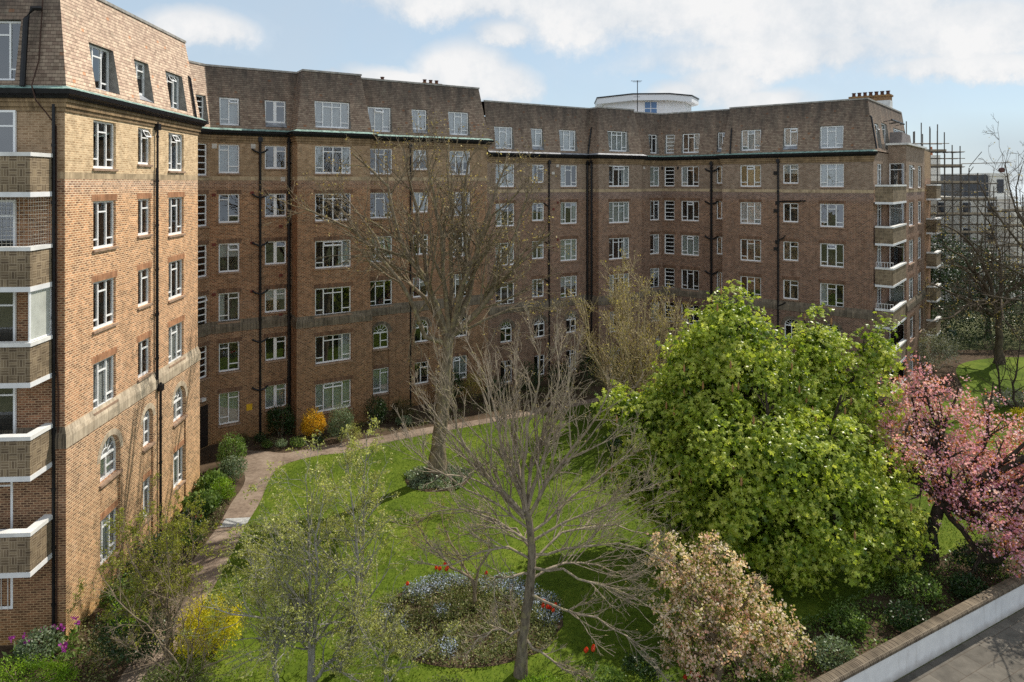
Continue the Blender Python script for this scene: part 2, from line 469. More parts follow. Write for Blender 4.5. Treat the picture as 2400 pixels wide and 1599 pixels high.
def wall_mesh(mb, f, z0, z1, off, holes, dz=0.0, niche=1.1):
    """wall sheet standing `off` proud of the facade plane with real openings. hole = (u0,u1,z0,z1,arch,recess)"""
    e0, e1 = f.ends(off)
    us = sorted(set([e0, e1] + [h[0] for h in holes] + [h[1] for h in holes]))
    zs = sorted(set([z0, z1] + [h[2] for h in holes] + [h[3] for h in holes]))
    uv = lambda u, z: (u, z - dz)
    for a, b in zip(us[:-1], us[1:]):
        for c, e in zip(zs[:-1], zs[1:]):
            mu, mz = (a + b) / 2, (c + e) / 2
            if any(h[0] < mu < h[1] and h[2] < mz < h[3] for h in holes): continue
            mb.quad([f.pt(a, c, -off), f.pt(b, c, -off), f.pt(b, e, -off), f.pt(a, e, -off)], [uv(a, c), uv(b, c), uv(b, e), uv(a, e)])
    for h in holes:
        u0, u1, a, b, arch = h[:5]
        rd = RD + off
        dep = lambda x: x - off
        if arch:
            r = (u1 - u0) / 2; zs_ = b - r
            ap = arc_pts(u0, u1, zs_)
            n = len(ap) - 1
            for k in range(n):
                (ua, za), (ub, zb) = ap[k], ap[k + 1]
                c = (u0, b) if k < n / 2 else (u1, b)
                mb.quad([f.pt(*c, -off), f.pt(ua, za, -off), f.pt(ub, zb, -off)], [uv(*c), uv(ua, za), uv(ub, zb)])
                mb.quad([f.pt(ua, za, -off), f.pt(ub, zb, -off), f.pt(ub, zb, RD), f.pt(ua, za, RD)], [uv(ua, za), uv(ub, zb), uv(ub, zb + rd), uv(ua, za + rd)])
            top = zs_
        else:
            top = b
            mb.quad([f.pt(u0, b, -off), f.pt(u1, b, -off), f.pt(u1, b, RD), f.pt(u0, b, RD)], [uv(u0, b), uv(u1, b), uv(u1, b + rd), uv(u0, b + rd)])
        mb.quad([f.pt(u0, a, -off), f.pt(u0, top, -off), f.pt(u0, top, RD), f.pt(u0, a, RD)], [uv(u0, a), uv(u0, top), uv(u0 + rd, top), uv(u0 + rd, a)])
        mb.quad([f.pt(u1, a, -off), f.pt(u1, top, -off), f.pt(u1, top, RD), f.pt(u1, a, RD)], [uv(u1, a), uv(u1, top), uv(u1 - rd, top), uv(u1 - rd, a)])
        mb.quad([f.pt(u0, a, -off), f.pt(u1, a, -off), f.pt(u1, a, RD), f.pt(u0, a, RD)], [uv(u0, a), uv(u1, a), uv(u1, a - rd), uv(u0, a - rd)])
        # room behind
        room_box(mb, f, u0, u1, a, b, RD, niche)

def room_box(mb, f, u0, u1, a, b, d0, d1, m=1):
    x0, x1, y0, y1 = u0 - .02, u1 + .02, a - .02, b + .02
    P = lambda u, z, d: f.pt(u, z, d)
    mb.quad([P(x0, y0, d1), P(x1, y0, d1), P(x1, y1, d1), P(x0, y1, d1)], None, m)
    mb.quad([P(x0, y0, d0), P(x0, y1, d0), P(x0, y1, d1), P(x0, y0, d1)], None, m)
    mb.quad([P(x1, y0, d0), P(x1, y1, d0), P(x1, y1, d1), P(x1, y0, d1)], None, m)
    mb.quad([P(x0, y1, d0), P(x1, y1, d0), P(x1, y1, d1), P(x0, y1, d1)], None, m)
    mb.quad([P(x0, y0, d0), P(x1, y0, d0), P(x1, y0, d1), P(x0, y0, d1)], None, m)

# ---- windows: local frame x along wall, y inwards, z up, origin bottom corner on the window plane
_cache = {}
def bars_for(typ):
    """glazing layout: vertical bars and horizontal bars as fractions (x) or (x0,x1,z)"""
    if typ == '3':  return [.31, .67], [(0, .31, .20), (.67, 1, .20), (.31, .67, .77)]
    if typ == '3b': return [.33, .67], [(0, .33, .21), (.67, 1, .21), (.33, .67, .80)]
    if typ == '2':  return [.46], [(.46, 1, .74)]
    if typ == '2l': return [.48], [(0, .48, .22), (.48, 1, .80)]
    if typ == '2r': return [.48], [(0, .48, .80), (.48, 1, .24)]
    if typ == '2m': return [.44, .54], [(.54, 1, .76)]
    if typ == '4':  return [.235, .5, .755], [(0, .235, .21), (.755, 1, .21), (.235, .755, .80)]
    if typ == 'stair': return [], [(0, 1, k / 5) for k in range(1, 5)]
    if typ == 'door': return [], [(0, 1, .78), (0, 1, .05)]
    if typ == 'arch': return [.5], [(.5, 1, .48)]
    return [], []

def frame_mesh(typ, w, h, vent=None):
    key = ('f', typ, round(w, 2), round(h, 2), vent)
    if key in _cache: return _cache[key]
    mb = MB(); o = .07; b = .056; dp = .035
    zt = h
    if typ == 'arch': zt = h - w / 2
    def bar(x0, x1, z0, z1, y0=-dp, y1=dp): mb.boxr(x0, x1, y0, y1, z0, z1)
    bar(0, o, 0, zt); bar(w - o, w, 0, zt); bar(o, w - o, 0, o + .02)
    V, H = bars_for(typ)
    if typ != 'arch':
        bar(o, w - o, h - o, h)
    else:
        bar(o, w - o, zt - .04, zt + .04, -dp - .006, dp + .006)
        r = w / 2; n = 14
        for k in range(n):
            t0, t1 = math.pi * k / n, math.pi * (k + 1) / n
            A = [(r - rr * math.cos(t), zt + rr * math.sin(t)) for t in (t0, t1) for rr in (r, r - o)]
            for y in (-dp, dp): mb.quad([(A[0][0], y, A[0][1]), (A[1][0], y, A[1][1]), (A[3][0], y, A[3][1]), (A[2][0], y, A[2][1])])
            mb.quad([(A[1][0], -dp, A[1][1]), (A[3][0], -dp, A[3][1]), (A[3][0], dp, A[3][1]), (A[1][0], dp, A[1][1])])
        for rr in (.34 * r,):
            for k in range(8):
                t0, t1 = math.pi * k / 8, math.pi * (k + 1) / 8
                p0 = Vector((r - rr * math.cos(t0), 0, zt + rr * math.sin(t0))); p1 = Vector((r - rr * math.cos(t1), 0, zt + rr * math.sin(t1)))
                mb.tube([p0, p1], .02, 4)
        for k in range(1, 6):
            t0 = math.pi * k / 6
            mb.tube([(r - .34 * r * math.cos(t0), 0, zt + .34 * r * math.sin(t0)), (r - (r - .03) * math.cos(t0), 0, zt + (r - .03) * math.sin(t0))], .018, 4)
    bw = b if typ != '2m' else b
    for x in V: bar(x * w - bw / 2, x * w + bw / 2, o + .02, zt - (o if typ != 'arch' else .04), -dp + .002, dp - .002)
    if typ == '2m': mb.boxr(.44 * w, .54 * w, -dp + .006, dp - .006, o + .02, h - o)
    for (x0, x1, z) in H:
        a = o if x0 == 0 else x0 * w + bw / 2
        c = w - o if x1 == 1 else x1 * w - bw / 2
        bar(a, c, z * zt - .026, z * zt + .026, -dp + .004, dp - .004)
    if vent and H:
        # one top light pushed open at its foot
        hh = [q for q in H if q[2] > .6]
        if hh:
            x0, x1, z = hh[0]
            a, c = max(x0 * w, o), min(x1 * w, w - o)
            zb, ztop = z * zt + .02, h - o
            L = ztop - zb; ang = math.radians(28)
            for (q0, q1, s0, s1) in ((a, a + .04, 0, L), (c - .04, c, 0, L), (a, c, 0, .04), (a, c, L - .04, L)):
                P = []
                for x in (q0, q1):
                    for s_ in (s0, s1):
                        for k in (0, .03):
                            P.append((x, -dp - .01 - math.sin(ang) * (L - s_) - k * math.cos(ang), ztop - math.cos(ang) * (L - s_) - k * math.sin(ang)))
                for q in ((0, 1, 3, 2), (4, 6, 7, 5), (0, 4, 5, 1), (2, 3, 7, 6), (0, 2, 6, 4), (1, 5, 7, 3)):
                    mb.quad([P[k] for k in q])
    me = mb.mesh('window_' + typ); me.materials.append(M_WHITE)
    _cache[key] = me
    return me

def pane_mesh(typ, w, h):
    key = ('p', typ, round(w, 2), round(h, 2))
    if key in _cache: return _cache[key]
    mb = MB()
    if typ == 'arch':
        pts = [(0.01, 0, .01), (w - .01, 0, .01)] + [(u, 0, z) for u, z in reversed(arc_pts(.01, w - .01, h - w / 2))]
        mb.quad(pts)
    else:
        # separate slightly uneven leaves of glass so each catches a different bit of sky
        V, H = bars_for(typ)
        xs = [0.02] + [x * w for x in V] + [w - .02]
        rg = random.Random(int(w * 1000 + h * 77))
        for a, b in zip(xs[:-1], xs[1:]):
            zz = [0.02] + sorted(q[2] * h for q in H if q[0] * w <= (a + b) / 2 <= q[1] * w) + [h - .02]
            for c, d in zip(zz[:-1], zz[1:]):
                t = [rg.uniform(-.006, .006) for _ in range(4)]
                mb.quad([(a, t[0], c), (b, t[1], c), (b, t[1] + t[3] - t[0], d), (a, t[3], d)])
    me = mb.mesh('pane'); me.materials.append(M_GLASS); _cache[key] = me
    return me

def curtain_mesh(kind, w, h):
    key = ('c', kind, round(w, 2), round(h, 2))
    if key in _cache: return _cache[key]
    mb = MB(); y = .06
    if kind == 'blind' or kind == 'half' or kind == 'ochre':
        z0 = 0.02 if kind != 'half' else h * .52
        n = max(2, int((h - z0) / .06))
        for k in range(n):
            a = z0 + (h - z0) * k / n; b = z0 + (h - z0) * (k + 1) / n
            mb.quad([(0, y, a), (w, y, a), (w, y + .025, b), (0, y + .025, b)])
        mat = M_OCHRE_REFL if kind == 'ochre' else M_BLIND
    else:
        spans = [(0, w)] if kind in ('net', 'full') else ([(0, w * .24), (w * .78, w)] if kind == 'sides' else [(0, w * .3)] if kind == 'side' else [(w * .66, w)])
        for a, b in spans:
            n = max(3, int((b - a) / .045))
            for k in range(n):
                u0 = a + (b - a) * k / n; u1 = a + (b - a) * (k + 1) / n
                ya = y + (.035 if k % 2 else 0); yb = y + (0 if k % 2 else .035)
                mb.quad([(u0, ya, 0), (u1, yb, 0), (u1, yb, h), (u0, ya, h)])
        mat = M_NET if kind == 'net' else M_CURT
    me = mb.mesh('curtain'); me.materials.append(mat); _cache[key] = me
    return me

def sill_mesh(w):
    key = ('s', round(w, 2))
    if key in _cache: return _cache[key]
    mb = MB(); mb.boxr(-.06, w + .06, -RD - .07, -.037, -.085, -.003)
    me = mb.mesh('sill'); me.materials.append(M_SILL); _cache[key] = me
    return me

def lintel_mesh(w, h, arch, mat):
    key = ('l', round(w, 2), round(h, 2), arch, mat.name)
    if key in _cache: return _cache[key]
    mb = MB(); y0 = -RD - .008
    if not arch:
        z0, z1 = h + .001, h + .235
        a, b = -.10, w + .10
        mb.quad([(a, y0, z0), (b, y0, z0), (b, y0, z1), (a, y0, z1)], [(a, 0), (b, 0), (b, .235), (a, .235)])
        for (p, q) in (((a, z0), (b, z0)), ((a, z1), (b, z1)), ((a, z0), (a, z1)), ((b, z0), (b, z1))):
            mb.quad([(p[0], y0, p[1]), (q[0], y0, q[1]), (q[0], y0 + .03, q[1]), (p[0], y0 + .03, p[1])])
    else:
        r = w / 2; zs = h - r; n = 20; R = r + .21
        for k in range(n):
            t0, t1 = math.pi * k / n, math.pi * (k + 1) / n
            q = [(r - rr * math.cos(t), zs + rr * math.sin(t)) for rr, t in ((r, t0), (r, t1), (R, t1), (R, t0))]
            mb.quad([(x, y0, z) for x, z in q], [(t0 * r, 0), (t1 * r, 0), (t1 * r, .21), (t0 * r, .21)])
            q2 = q[2:]
            mb.quad([(q[3][0], y0, q[3][1]), (q[2][0], y0, q[2][1]), (q[2][0], y0 + .03, q[2][1]), (q[3][0], y0 + .03, q[3][1])])
    me = mb.mesh('lintel'); me.materials.append(mat); _cache[key] = me
    return me

def put(name, me, parent, loc=(0, 0, 0), rz=0.0):
    o = bpy.data.objects.new(name, me); COL.objects.link(o); o.parent = parent
    o.location = loc; o.rotation_euler = (0, 0, rz)
    return o

def window(root, f, u0, u1, z0, z1, typ, curtain=None, dep=RD, vent=None, sill=True, lintel=True, tan=False, proud=0.0):
    w, h = u1 - u0, z1 - z0
    p = Vector(f.pt(u0, z0, dep)) - root.location
    wd = put('window', frame_mesh(typ, w, h, vent), root, p, f.rz)
    put('pane', pane_mesh(typ, w, h), wd)
    if curtain: put('curtain', curtain_mesh(curtain, w, h), wd)
    if sill: put('sill', sill_mesh(w), wd, (0, -proud, 0))
    if lintel:
        sun = f.chain is UP and f.i == 1  # paler copies on the sunlit face carry its light in their colour
        put('lintel', lintel_mesh(w, h, typ == 'arch', (M_BAND_SUN if sun else M_BAND) if typ == 'arch' else (M_LINT if sun else M_LINT_BROWN)), wd, (0, -proud, 0))
    return wd

# ------------------------------------------------------------------ plan of the two blocks
A0, A1, A2, A3 = (-22.33, 21.35), (-14.33, 21.88), (-15.05, 32.70), (-18.75, 32.95)
C0, D0, D1, D2, D3 = (-16.97, 38.30), (-13.15, 40.75), (-12.48, 39.71), (-8.74, 42.10), (-9.41, 43.15)
E1 = (-1.74, 48.06)
UP = [A0, A1, A2, A3, C0, D0, D1, D2, D3, E1, (-7.1, 56.5)]
G0, G1, G2, G3 = (5.95, 52.98), (6.59, 51.98), (10.33, 54.37), (9.69, 55.37)
H1, J0, J1, J2 = (12.55, 57.20), (16.98, 53.85), (16.35, 53.07), (24.57, 46.41)
KD = np.array((.629, .777)); JD = np.array((.777, -.629))
K2 = tuple(v2(J2) + KD * 4.9); M0 = tuple(v2(J2) + KD * 4.9 + JD * 1.18); M1 = tuple(v2(M0) + KD * 8.3)
KE = tuple(v2(J2) + KD * 13.2)
LO = [E1, G0, G1, G2, G3, H1, J0, J1, J2, K2, M0, M1, tuple(v2(M1) - JD * 3.0)]
LOR = [E1, G0, G1, G2, G3, H1, J0, J1, J2, KE, tuple(v2(KE) - JD * 8)]

upper = thing('apartment_building', 'taller brick apartment block from the sunlit arched-window end to behind the pollarded tree', 'building', (-12, 34, 0), 'brick apartment blocks round the garden')
lower = thing('apartment_building', 'lower brown brick apartment block with angled wing, corner balconies and a row of chimney pots', 'building', (12, 55, 0), 'brick apartment blocks round the garden')

TOPS = [16.87, 14.05, 11.24, 8.42, 5.60, 2.78]     # heads of the six brick storeys
STD = 1.64
rw = random.Random(3)
CURT_DEF = {0: ['sides', 'full', 'net', None, 'half', 'full'], 1: [None, 'sides', 'full', None, 'side', 'net', 'half'], 2: [None, 'rside', 'sides', 'net', 'half'], 3: [None, 'side', 'sides', None, 'half'], 4: [None, 'sides', None, 'net', 'blind'], 5: ['net', 'sides', None, 'net', 'net']}

ZB = 6.5   # string course
def facade(root, chain, i, dz, cols, roof_cols=None, ztop=17.66, zbot=-0.3, no_wall=False, tall=True):
    """cols: (px0, px1, type, height, {row: override}) ; builds the brick wall with its openings and the windows in them"""
    f = Face(chain, i)
    lo_h, up_h, wins = [], [], []
    for c in cols:
        px0, px1, typ, h, ov = c
        u0, u1 = (f.upx(px0), f.upx(px1)) if px1 > 0 else (px0, -px1)
        for r, zt in enumerate(TOPS):
            o = ov.get(r, {})
            if o is None: continue
            if 'px' in o: a, b = f.upx(o['px'][0]), f.upx(o['px'][1])
            else: a, b = u0, u1
            z1 = zt + dz + o.get('dz', 0); z0 = z1 - o.get('h', h)
            t = o.get('typ', typ)
            cu = o['cur'] if 'cur' in o else rw.choice(CURT_DEF[r])
            low = z1 < ZB + dz
            (lo_h if low else up_h).append((a, b, z0, z1, t == 'arch'))
            wins.append((a, b, z0, z1, t, cu, r, low, o.get('vent', rw.random() < .13)))
    mb = MB()
    OFF = .07
    wall_mesh(mb, f, ZB + dz, ztop + dz, 0.0, up_h, dz)
    if low_bays := [w for w in wins if w[4] == 'arch']:
        # arched recesses running from the ground to the arch head, with set-back brick between the two windows
        holes = []
        for w in lo_h:
            if w[4]: holes.append((w[0], w[1], 0.0, w[3], True))
        plain_ = [w for w in lo_h if not any(abs((w[0] + w[1]) / 2 - (h[0] + h[1]) / 2) < .7 for h in holes)]
        wall_mesh(mb, f, zbot, ZB + dz, OFF, holes + plain_, dz)
        for hme in holes:
            mine = sorted([w for w in lo_h if abs((w[0] + w[1]) / 2 - (hme[0] + hme[1]) / 2) < .7], key=lambda w: w[2])
            zc = 0.0
            for w in mine:
                mb.quad([f.pt(hme[0], zc, .0), f.pt(hme[1], zc, .0), f.pt(hme[1], w[2], .0), f.pt(hme[0], w[2], .0)], [(hme[0], zc - dz), (hme[1], zc - dz), (hme[1], w[2] - dz), (hme[0], w[2] - dz)])
                mb.quad([f.pt(hme[0], w[2], 0), f.pt(hme[1], w[2], 0), f.pt(hme[1], w[2], RD), f.pt(hme[0], w[2], RD)])
                mb.quad([f.pt(hme[0], w[3], 0), f.pt(hme[1], w[3], 0), f.pt(hme[1], w[3], RD), f.pt(hme[0], w[3], RD)])
                zc = w[3]
    else:
        wall_mesh(mb, f, zbot, ZB + dz, OFF, lo_h, dz)
    # ledge where the thicker base wall meets the wall above: string course
    e0, e1 = f.ends(0); g0, g1 = f.ends(OFF); q0, q1 = f.ends(.10)
    sc = MB()
    za, zb, zc_ = ZB + dz - .30, ZB + dz + .03, ZB + dz + .36
    sc.quad([f.pt(q0, za, -.10), f.pt(q1, za, -.10), f.pt(q1, zb, -.10), f.pt(q0, zb, -.10)], [(q0, 0), (q1, 0), (q1, .33), (q0, .33)])
    sc.quad([f.pt(q0, zb, -.10), f.pt(q1, zb, -.10), f.pt(f.ends(.004)[1], zc_, -.004), f.pt(f.ends(.004)[0], zc_, -.004)], [(q0, .35), (q1, .35), (e1, .7), (e0, .7)])
    sc.quad([f.pt(g0, za, -OFF), f.pt(g1, za, -OFF), f.pt(q1, za, -.10), f.pt(q0, za, -.10)])
    sd_ = MB()
    for z_, h_, o_ in ((14.82, .22, .004),):
        w0, w1 = f.ends(o_)
        sd_.quad([f.pt(w0, z_ + dz, -o_), f.pt(w1, z_ + dz, -o_), f.pt(w1, z_ + dz + h_, -o_), f.pt(w0, z_ + dz + h_, -o_)], [(w0, 0), (w1, 0), (w1, h_), (w0, h_)])
    mb.obj('wall', [M_BRICK_SUN if chain is UP and i == 1 else M_BRICK_RED if chain is LO else M_BRICK, M_ROOM], root)
    sc.obj('string_course', [M_BAND_SUN if chain is UP and i == 1 else M_BAND], root)
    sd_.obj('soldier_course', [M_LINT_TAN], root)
    for (a, b, z0, z1, t, cu, r, low, vent) in wins:
        inarch = low and any(w[4] == 'arch' and abs((w[0] + w[1]) / 2 - (a + b) / 2) < .7 for w in wins)
        window(root, f, a, b, z0, z1, t, cu, vent=bool(vent), lintel=(r != 0), proud=OFF if low and (t == 'arch' or not inarch) else 0.0)
    return f

def cornice(root, chain, i, dz):
    f = Face(chain, i)
    def strip(mb, o0, z0, o1, z1, m=0):
        a0, a1 = f.ends(o0); b0, b1 = f.ends(o1)
        mb.quad([f.pt(a0, z0, -o0), f.pt(a1, z0, -o0), f.pt(b1, z1, -o1), f.pt(b0, z1, -o1)], [(a0, z0), (a1, z0), (b1, z1 + abs(o1 - o0)), (b0, z1 + abs(o1 - o0))], m)
    cb = MB()
    for (o0, z0, o1, z1) in ((0.0, 16.98, .045, 16.98), (.045, 16.98, .045, 17.12), (.045, 17.12, .10, 17.12), (.10, 17.12, .10, 17.27), (.10, 17.27, .15, 17.27), (.15, 17.27, .15, 17.38)):
        strip(cb, o0, z0 + dz, o1, z1 + dz)
    cb.obj('corbel_course', M_CORB, root)
    g = MB()
    for (o0, z0, o1, z1) in ((.15, 17.38, .22, 17.38), (.22, 17.38, .26, 17.46), (.26, 17.46, .33, 17.52), (.33, 17.52, .36, 17.66), (.36, 17.66, .30, 17.67)):
        strip(g, o0, z0 + dz, o1, z1 + dz)
    g.obj('gutter', M_BLACK, root)
    fl = MB(); strip(fl, .335, 17.672 + dz, .07, 17.80 + dz)
    fl.obj('flashing', M_COPPER if chain is UP or i in (4, 5, 6, 7) else M_LEAD, root)

MS0, MS1 = 17.72, 21.35     # foot and head of the mansard
OB, OT = .10, -.45
def mansard(root, chain, i, dz, cols, ztop=MS1):
    """tile-hung slope with windows set upright into it"""
    f = Face(chain, i)
    k = (OB - OT) / (MS1 - MS0)
    off = lambda z: OB - (z - dz - MS0) * k
    zt = ztop + dz; zb = MS0 + dz
    holes = [(f.upx(c[0]), f.upx(c[1]), c[2] + dz, c[3] + dz) + tuple(c[4:]) for c in cols]
    b0, b1 = f.ends(OB); t0, t1 = f.ends(off(zt))
    us = sorted([h[0] for h in holes] + [h[1] for h in holes])
    zs = sorted(set([zb, zt] + [h[2] for h in holes] + [h[3] for h in holes]))
    def edge(z, which):
        s = (z - zb) / (zt - zb)
        return (b0 + (t0 - b0) * s) if which == 0 else (b1 + (t1 - b1) * s)
    mb = MB()
    cells = [None] + us + [None]
    nz = []
    for c, e in zip(zs[:-1], zs[1:]):
        lo = [edge(c, 0)] + us + [edge(c, 1)]; hi = [edge(e, 0)] + us + [edge(e, 1)]
        for j in range(len(lo) - 1):
            mu = (lo[j] + lo[j + 1]) / 2; mz = (c + e) / 2
            if any(h[0] < mu < h[1] and h[2] < mz < h[3] for h in holes): continue
            if lo[j + 1] - lo[j] < 1e-4 and hi[j + 1] - hi[j] < 1e-4: continue
            P = [(lo[j], c), (lo[j + 1], c), (hi[j + 1], e), (hi[j], e)]
            mb.quad([f.pt(u, z, -off(z)) for u, z in P], [(u, z - zb) for u, z in P])
    wl = []
    for h in holes:
        u0, u1, a, b = h[:4]
        dpl = -off(b) + (.16 if chain is UP and i < 4 else .09)                       # window plane: at the slope where the head meets it
        for u, s in ((u0, 1), (u1, -1)):
            mb.quad([f.pt(u, a, -off(a)), f.pt(u, b, -off(b)), f.pt(u, b, dpl), f.pt(u, a, dpl)], None, 1)
        mb.quad([f.pt(u0, a, -off(a)), f.pt(u1, a, -off(a)), f.pt(u1, a + .02, dpl), f.pt(u0, a + .02, dpl)], None, 2)
        mb.quad([f.pt(u0, b, -off(b)), f.pt(u1, b, -off(b)), f.pt(u1, b, dpl), f.pt(u0, b, dpl)], None, 1)
        room_box(mb, f, u0, u1, a, b, dpl + .01, dpl + 1.2, 3)
        wl.append((u0, u1, a, b, dpl, h))
    mb.obj('roof', [M_TILE_SUN if chain is UP and i in (1, 3) else M_TILE, M_CEMENT, M_LEAD, M_ROOM], root)
    for (u0, u1, a, b, dpl, h) in wl:
        typ = h[4]; cu = h[5] if len(h) > 5 else rw.choice(['blind', 'full', 'blind', None])
        a2 = a + .03
        if len(h) > 6: a2 = a + h[6]           # raised sill with a lead apron below
        window(root, f, u0 + .02, u1 - .02, a2, b - .02, typ, cu, dep=dpl + .02, sill=False, lintel=False, vent=rw.random() < .15)
        if len(h) > 6:
            ap = MB(); ap.quad([f.pt(u0 + .004, a + .021, -off(a) + .02), f.pt(u1 - .004, a + .021, -off(a) + .02), f.pt(u1 - .004, a2, dpl - .02), f.pt(u0 + .004, a2, dpl - .02)])
            ap.obj('lead_apron', M_LEAD, root)
    # capping along the roof edge
    cp = MB(); o1 = off(zt)
    a0, a1 = f.ends(o1 + .05); i0, i1 = f.ends(o1 - .3)
    for (oa, za, ob, zb_) in ((o1 + .05, zt - .06, o1 + .05, zt + .05), (o1 + .05, zt + .05, o1 - .3, zt + .05), (o1 - .02, zt - .06, o1 + .05, zt - .06)):
        x0, x1 = f.ends(oa); y0, y1 = f.ends(ob)
        cp.quad([f.pt(x0, za, -oa), f.pt(x1, za, -oa), f.pt(y1, zb_, -ob), f.pt(y0, zb_, -ob)])
    cp.obj('parapet_cap', M_PARAPET, root)
    return f

# ---- upper block ------------------------------------------------------------
AR = lambda px, h=1.55, cur='net': {'px': px, 'typ': 'arch', 'h': h, 'cur': cur}
GR = lambda px, typ='2l', h=1.62, cur='net', **k: dict(px=px, typ=typ, h=h, cur=cur, **k)
fEnd = facade(upper, UP, 0, 0, [])
fA = facade(upper, UP, 1, 0, [
    (218.6, 271.5, '3', 1.68, {0: {'cur': None, 'vent': False}, 1: {'cur': None, 'vent': False}, 2: {'cur': None, 'vent': False}, 3: {'cur': 'blind', 'vent': False}, 4: AR((230, 277), 1.50, 'full'), 5: GR((230, 277), '3', 1.65, 'full', vent=False)}),
    (323.5, 353, '2', 1.45, {0: {'cur': None}, 1: {'cur': None}, 2: {'cur': None}, 3: {'cur': None}, 4: AR((331, 355), 1.50, 'sides'), 5: GR((331, 355), '2', 1.62, 'full', vent=False)}),
    (395, 430.5, '3', 1.66, {0: {'cur': 'sides', 'vent': True}, 1: {'cur': None}, 2: {'cur': None}, 3: {'cur': 'blind'}, 4: AR((402.5, 432), 1.50, 'full'), 5: GR((402.5, 432), '3', 1.62, 'net', vent=False)})])
facade(upper, UP, 2, 0, [])
fB = Face(UP, 3)
uB = lambda px: fB.upx(px)
facade(upper, UP, 3, 0, [(457.5, 486.5, 'stair', 1.78, {0: {'cur': None}, 1: {'cur': None}, 2: {'cur': None}, 3: {'cur': None}, 4: {'cur': None, 'dz': .02}, 5: None})])
fC = facade(upper, UP, 4, 0, [
    (512.5, 561.5, '2l', STD, {0: {'cur': 'full', 'typ': '2r'}, 1: {'cur': None, 'typ': '2r'}, 2: {'cur': 'half', 'typ': '2'}, 3: {'cur': 'side'}, 4: {'cur': None, 'typ': '2r'}, 5: {'cur': 'net', 'h': 1.82}}),
    (621, 671, '2m', 1.36, {0: {'cur': None}, 1: {'cur': None}, 2: {'cur': None}, 3: {'cur': 'half'}, 4: {'cur': None}, 5: {'cur': 'net'}})])
facade(upper, UP, 5, 0, [])
fD = facade(upper, UP, 6, 0, [(738.6, 822.8, '4', STD, {0: {'cur': 'sides'}, 1: {'cur': None, 'vent': False}, 2: {'cur': 'rside'}, 3: {'cur': None}, 4: {'cur': 'rside', 'vent': False}, 5: {'cur': 'net', 'h': 1.70, 'vent': True}})])
facade(upper, UP, 7, 0, [])
fE = facade(upper, UP, 8, 0, [
    (863.4, 919.7, '3', STD, {1: {'cur': None}, 3: {'cur': None}, 4: AR((873.7, 911), 1.55, None), 5: GR((873.7, 912))}),
    (968, 1004, '2', 1.33, {4: AR((971, 1005), 1.5, None), 5: GR((971, 1005), '2', 1.45, None)}),
    (1053.8, 1102, '3', STD, {4: AR((1060, 1096), 1.5, 'side'), 5: GR((1063, 1095), '2r', 1.6, 'net', vent=True)})])
facade(upper, UP, 9, 0, [])
for i in range(10): cornice(upper, UP, i, 0)
mw = (17.95, 19.56)
mansard(upper, UP, 0, 0, [(-60, 38, 17.95, 19.95, '3', None)])
mansard(upper, UP, 1, 0, [(220, 277, *mw, '3', 'side'), (324.5, 358, *mw, '2', 'half', .28), (397, 436, *mw, '3', 'sides')])
mansard(upper, UP, 2, 0, [])
mansard(upper, UP, 3, 0, [(459, 488, *mw, 'stair', None)])
mansard(upper, UP, 4, 0, [(515, 563, *mw, '2l', 'blind'), (622, 672, *mw, '2m', None, .28)])
mansard(upper, UP, 5, 0, [])
mansard(upper, UP, 6, 0, [(739, 822, *mw, '4', 'blind')])
mansard(upper, UP, 7, 0, [])
mansard(upper, UP, 8, 0, [(864, 919, *mw, '3', 'blind'), (967, 1003, *mw, '2', 'blind', .28), (1053, 1101, *mw, '3b', 'full')])
mansard(upper, UP, 9, 0, [])

# ---- lower block ------------------------------------------------------------
DZ = -.85
fF = facade(lower, LO, 0, DZ, [
    (1162, 1206, '3', STD, {0: {'cur': 'full'}, 4: AR((1172, 1200.5), 1.5, None), 5: GR((1172, 1201), '2', 1.6, None)}),
    (1247.3, 1275.5, '2', 1.33, {0: {'cur': 'side'}, 4: AR((1250.6, 1277.6), 1.5, None), 5: GR((1251, 1277), '2', 1.5, None)}),
    (1314, 1353, '3', STD, {0: {'cur': 'side'}, 4: AR((1326, 1351), 1.5, None), 5: GR((1326, 1351), '2l', 1.6, None)})])
facade(lower, LO, 1, DZ, [])
fG = facade(lower, LO, 2, DZ, [(1427.4, 1475.8, '4', STD, {0: {'cur': 'rside'}, 1: {'cur': 'net'}, 2: {'cur': 'rside'}})])
facade(lower, LO, 3, DZ, [])
fH = facade(lower, LO, 4, DZ, [(1524, 1546, '2l', STD, {0: {'cur': 'net'}, 2: {'cur': 'rside'}})])
fI = facade(lower, LO, 5, DZ, [
    (1557, 1580.5, 'stair', STD, {0: {'cur': None}, 1: {'cur': None}, 2: {'cur': None}, 3: {'cur': None}, 4: {'cur': None}, 5: None}),
    (1596.5, 1638, '3b', STD, {0: {'cur': 'side'}, 1: {'cur': None}, 2: {'cur': 'net'}, 3: {'cur': None}}),
    (1679.5, 1704, '2', 1.40, {0: {'cur': None}, 1: {'cur': None}})])
facade(lower, LO, 6, DZ, [])
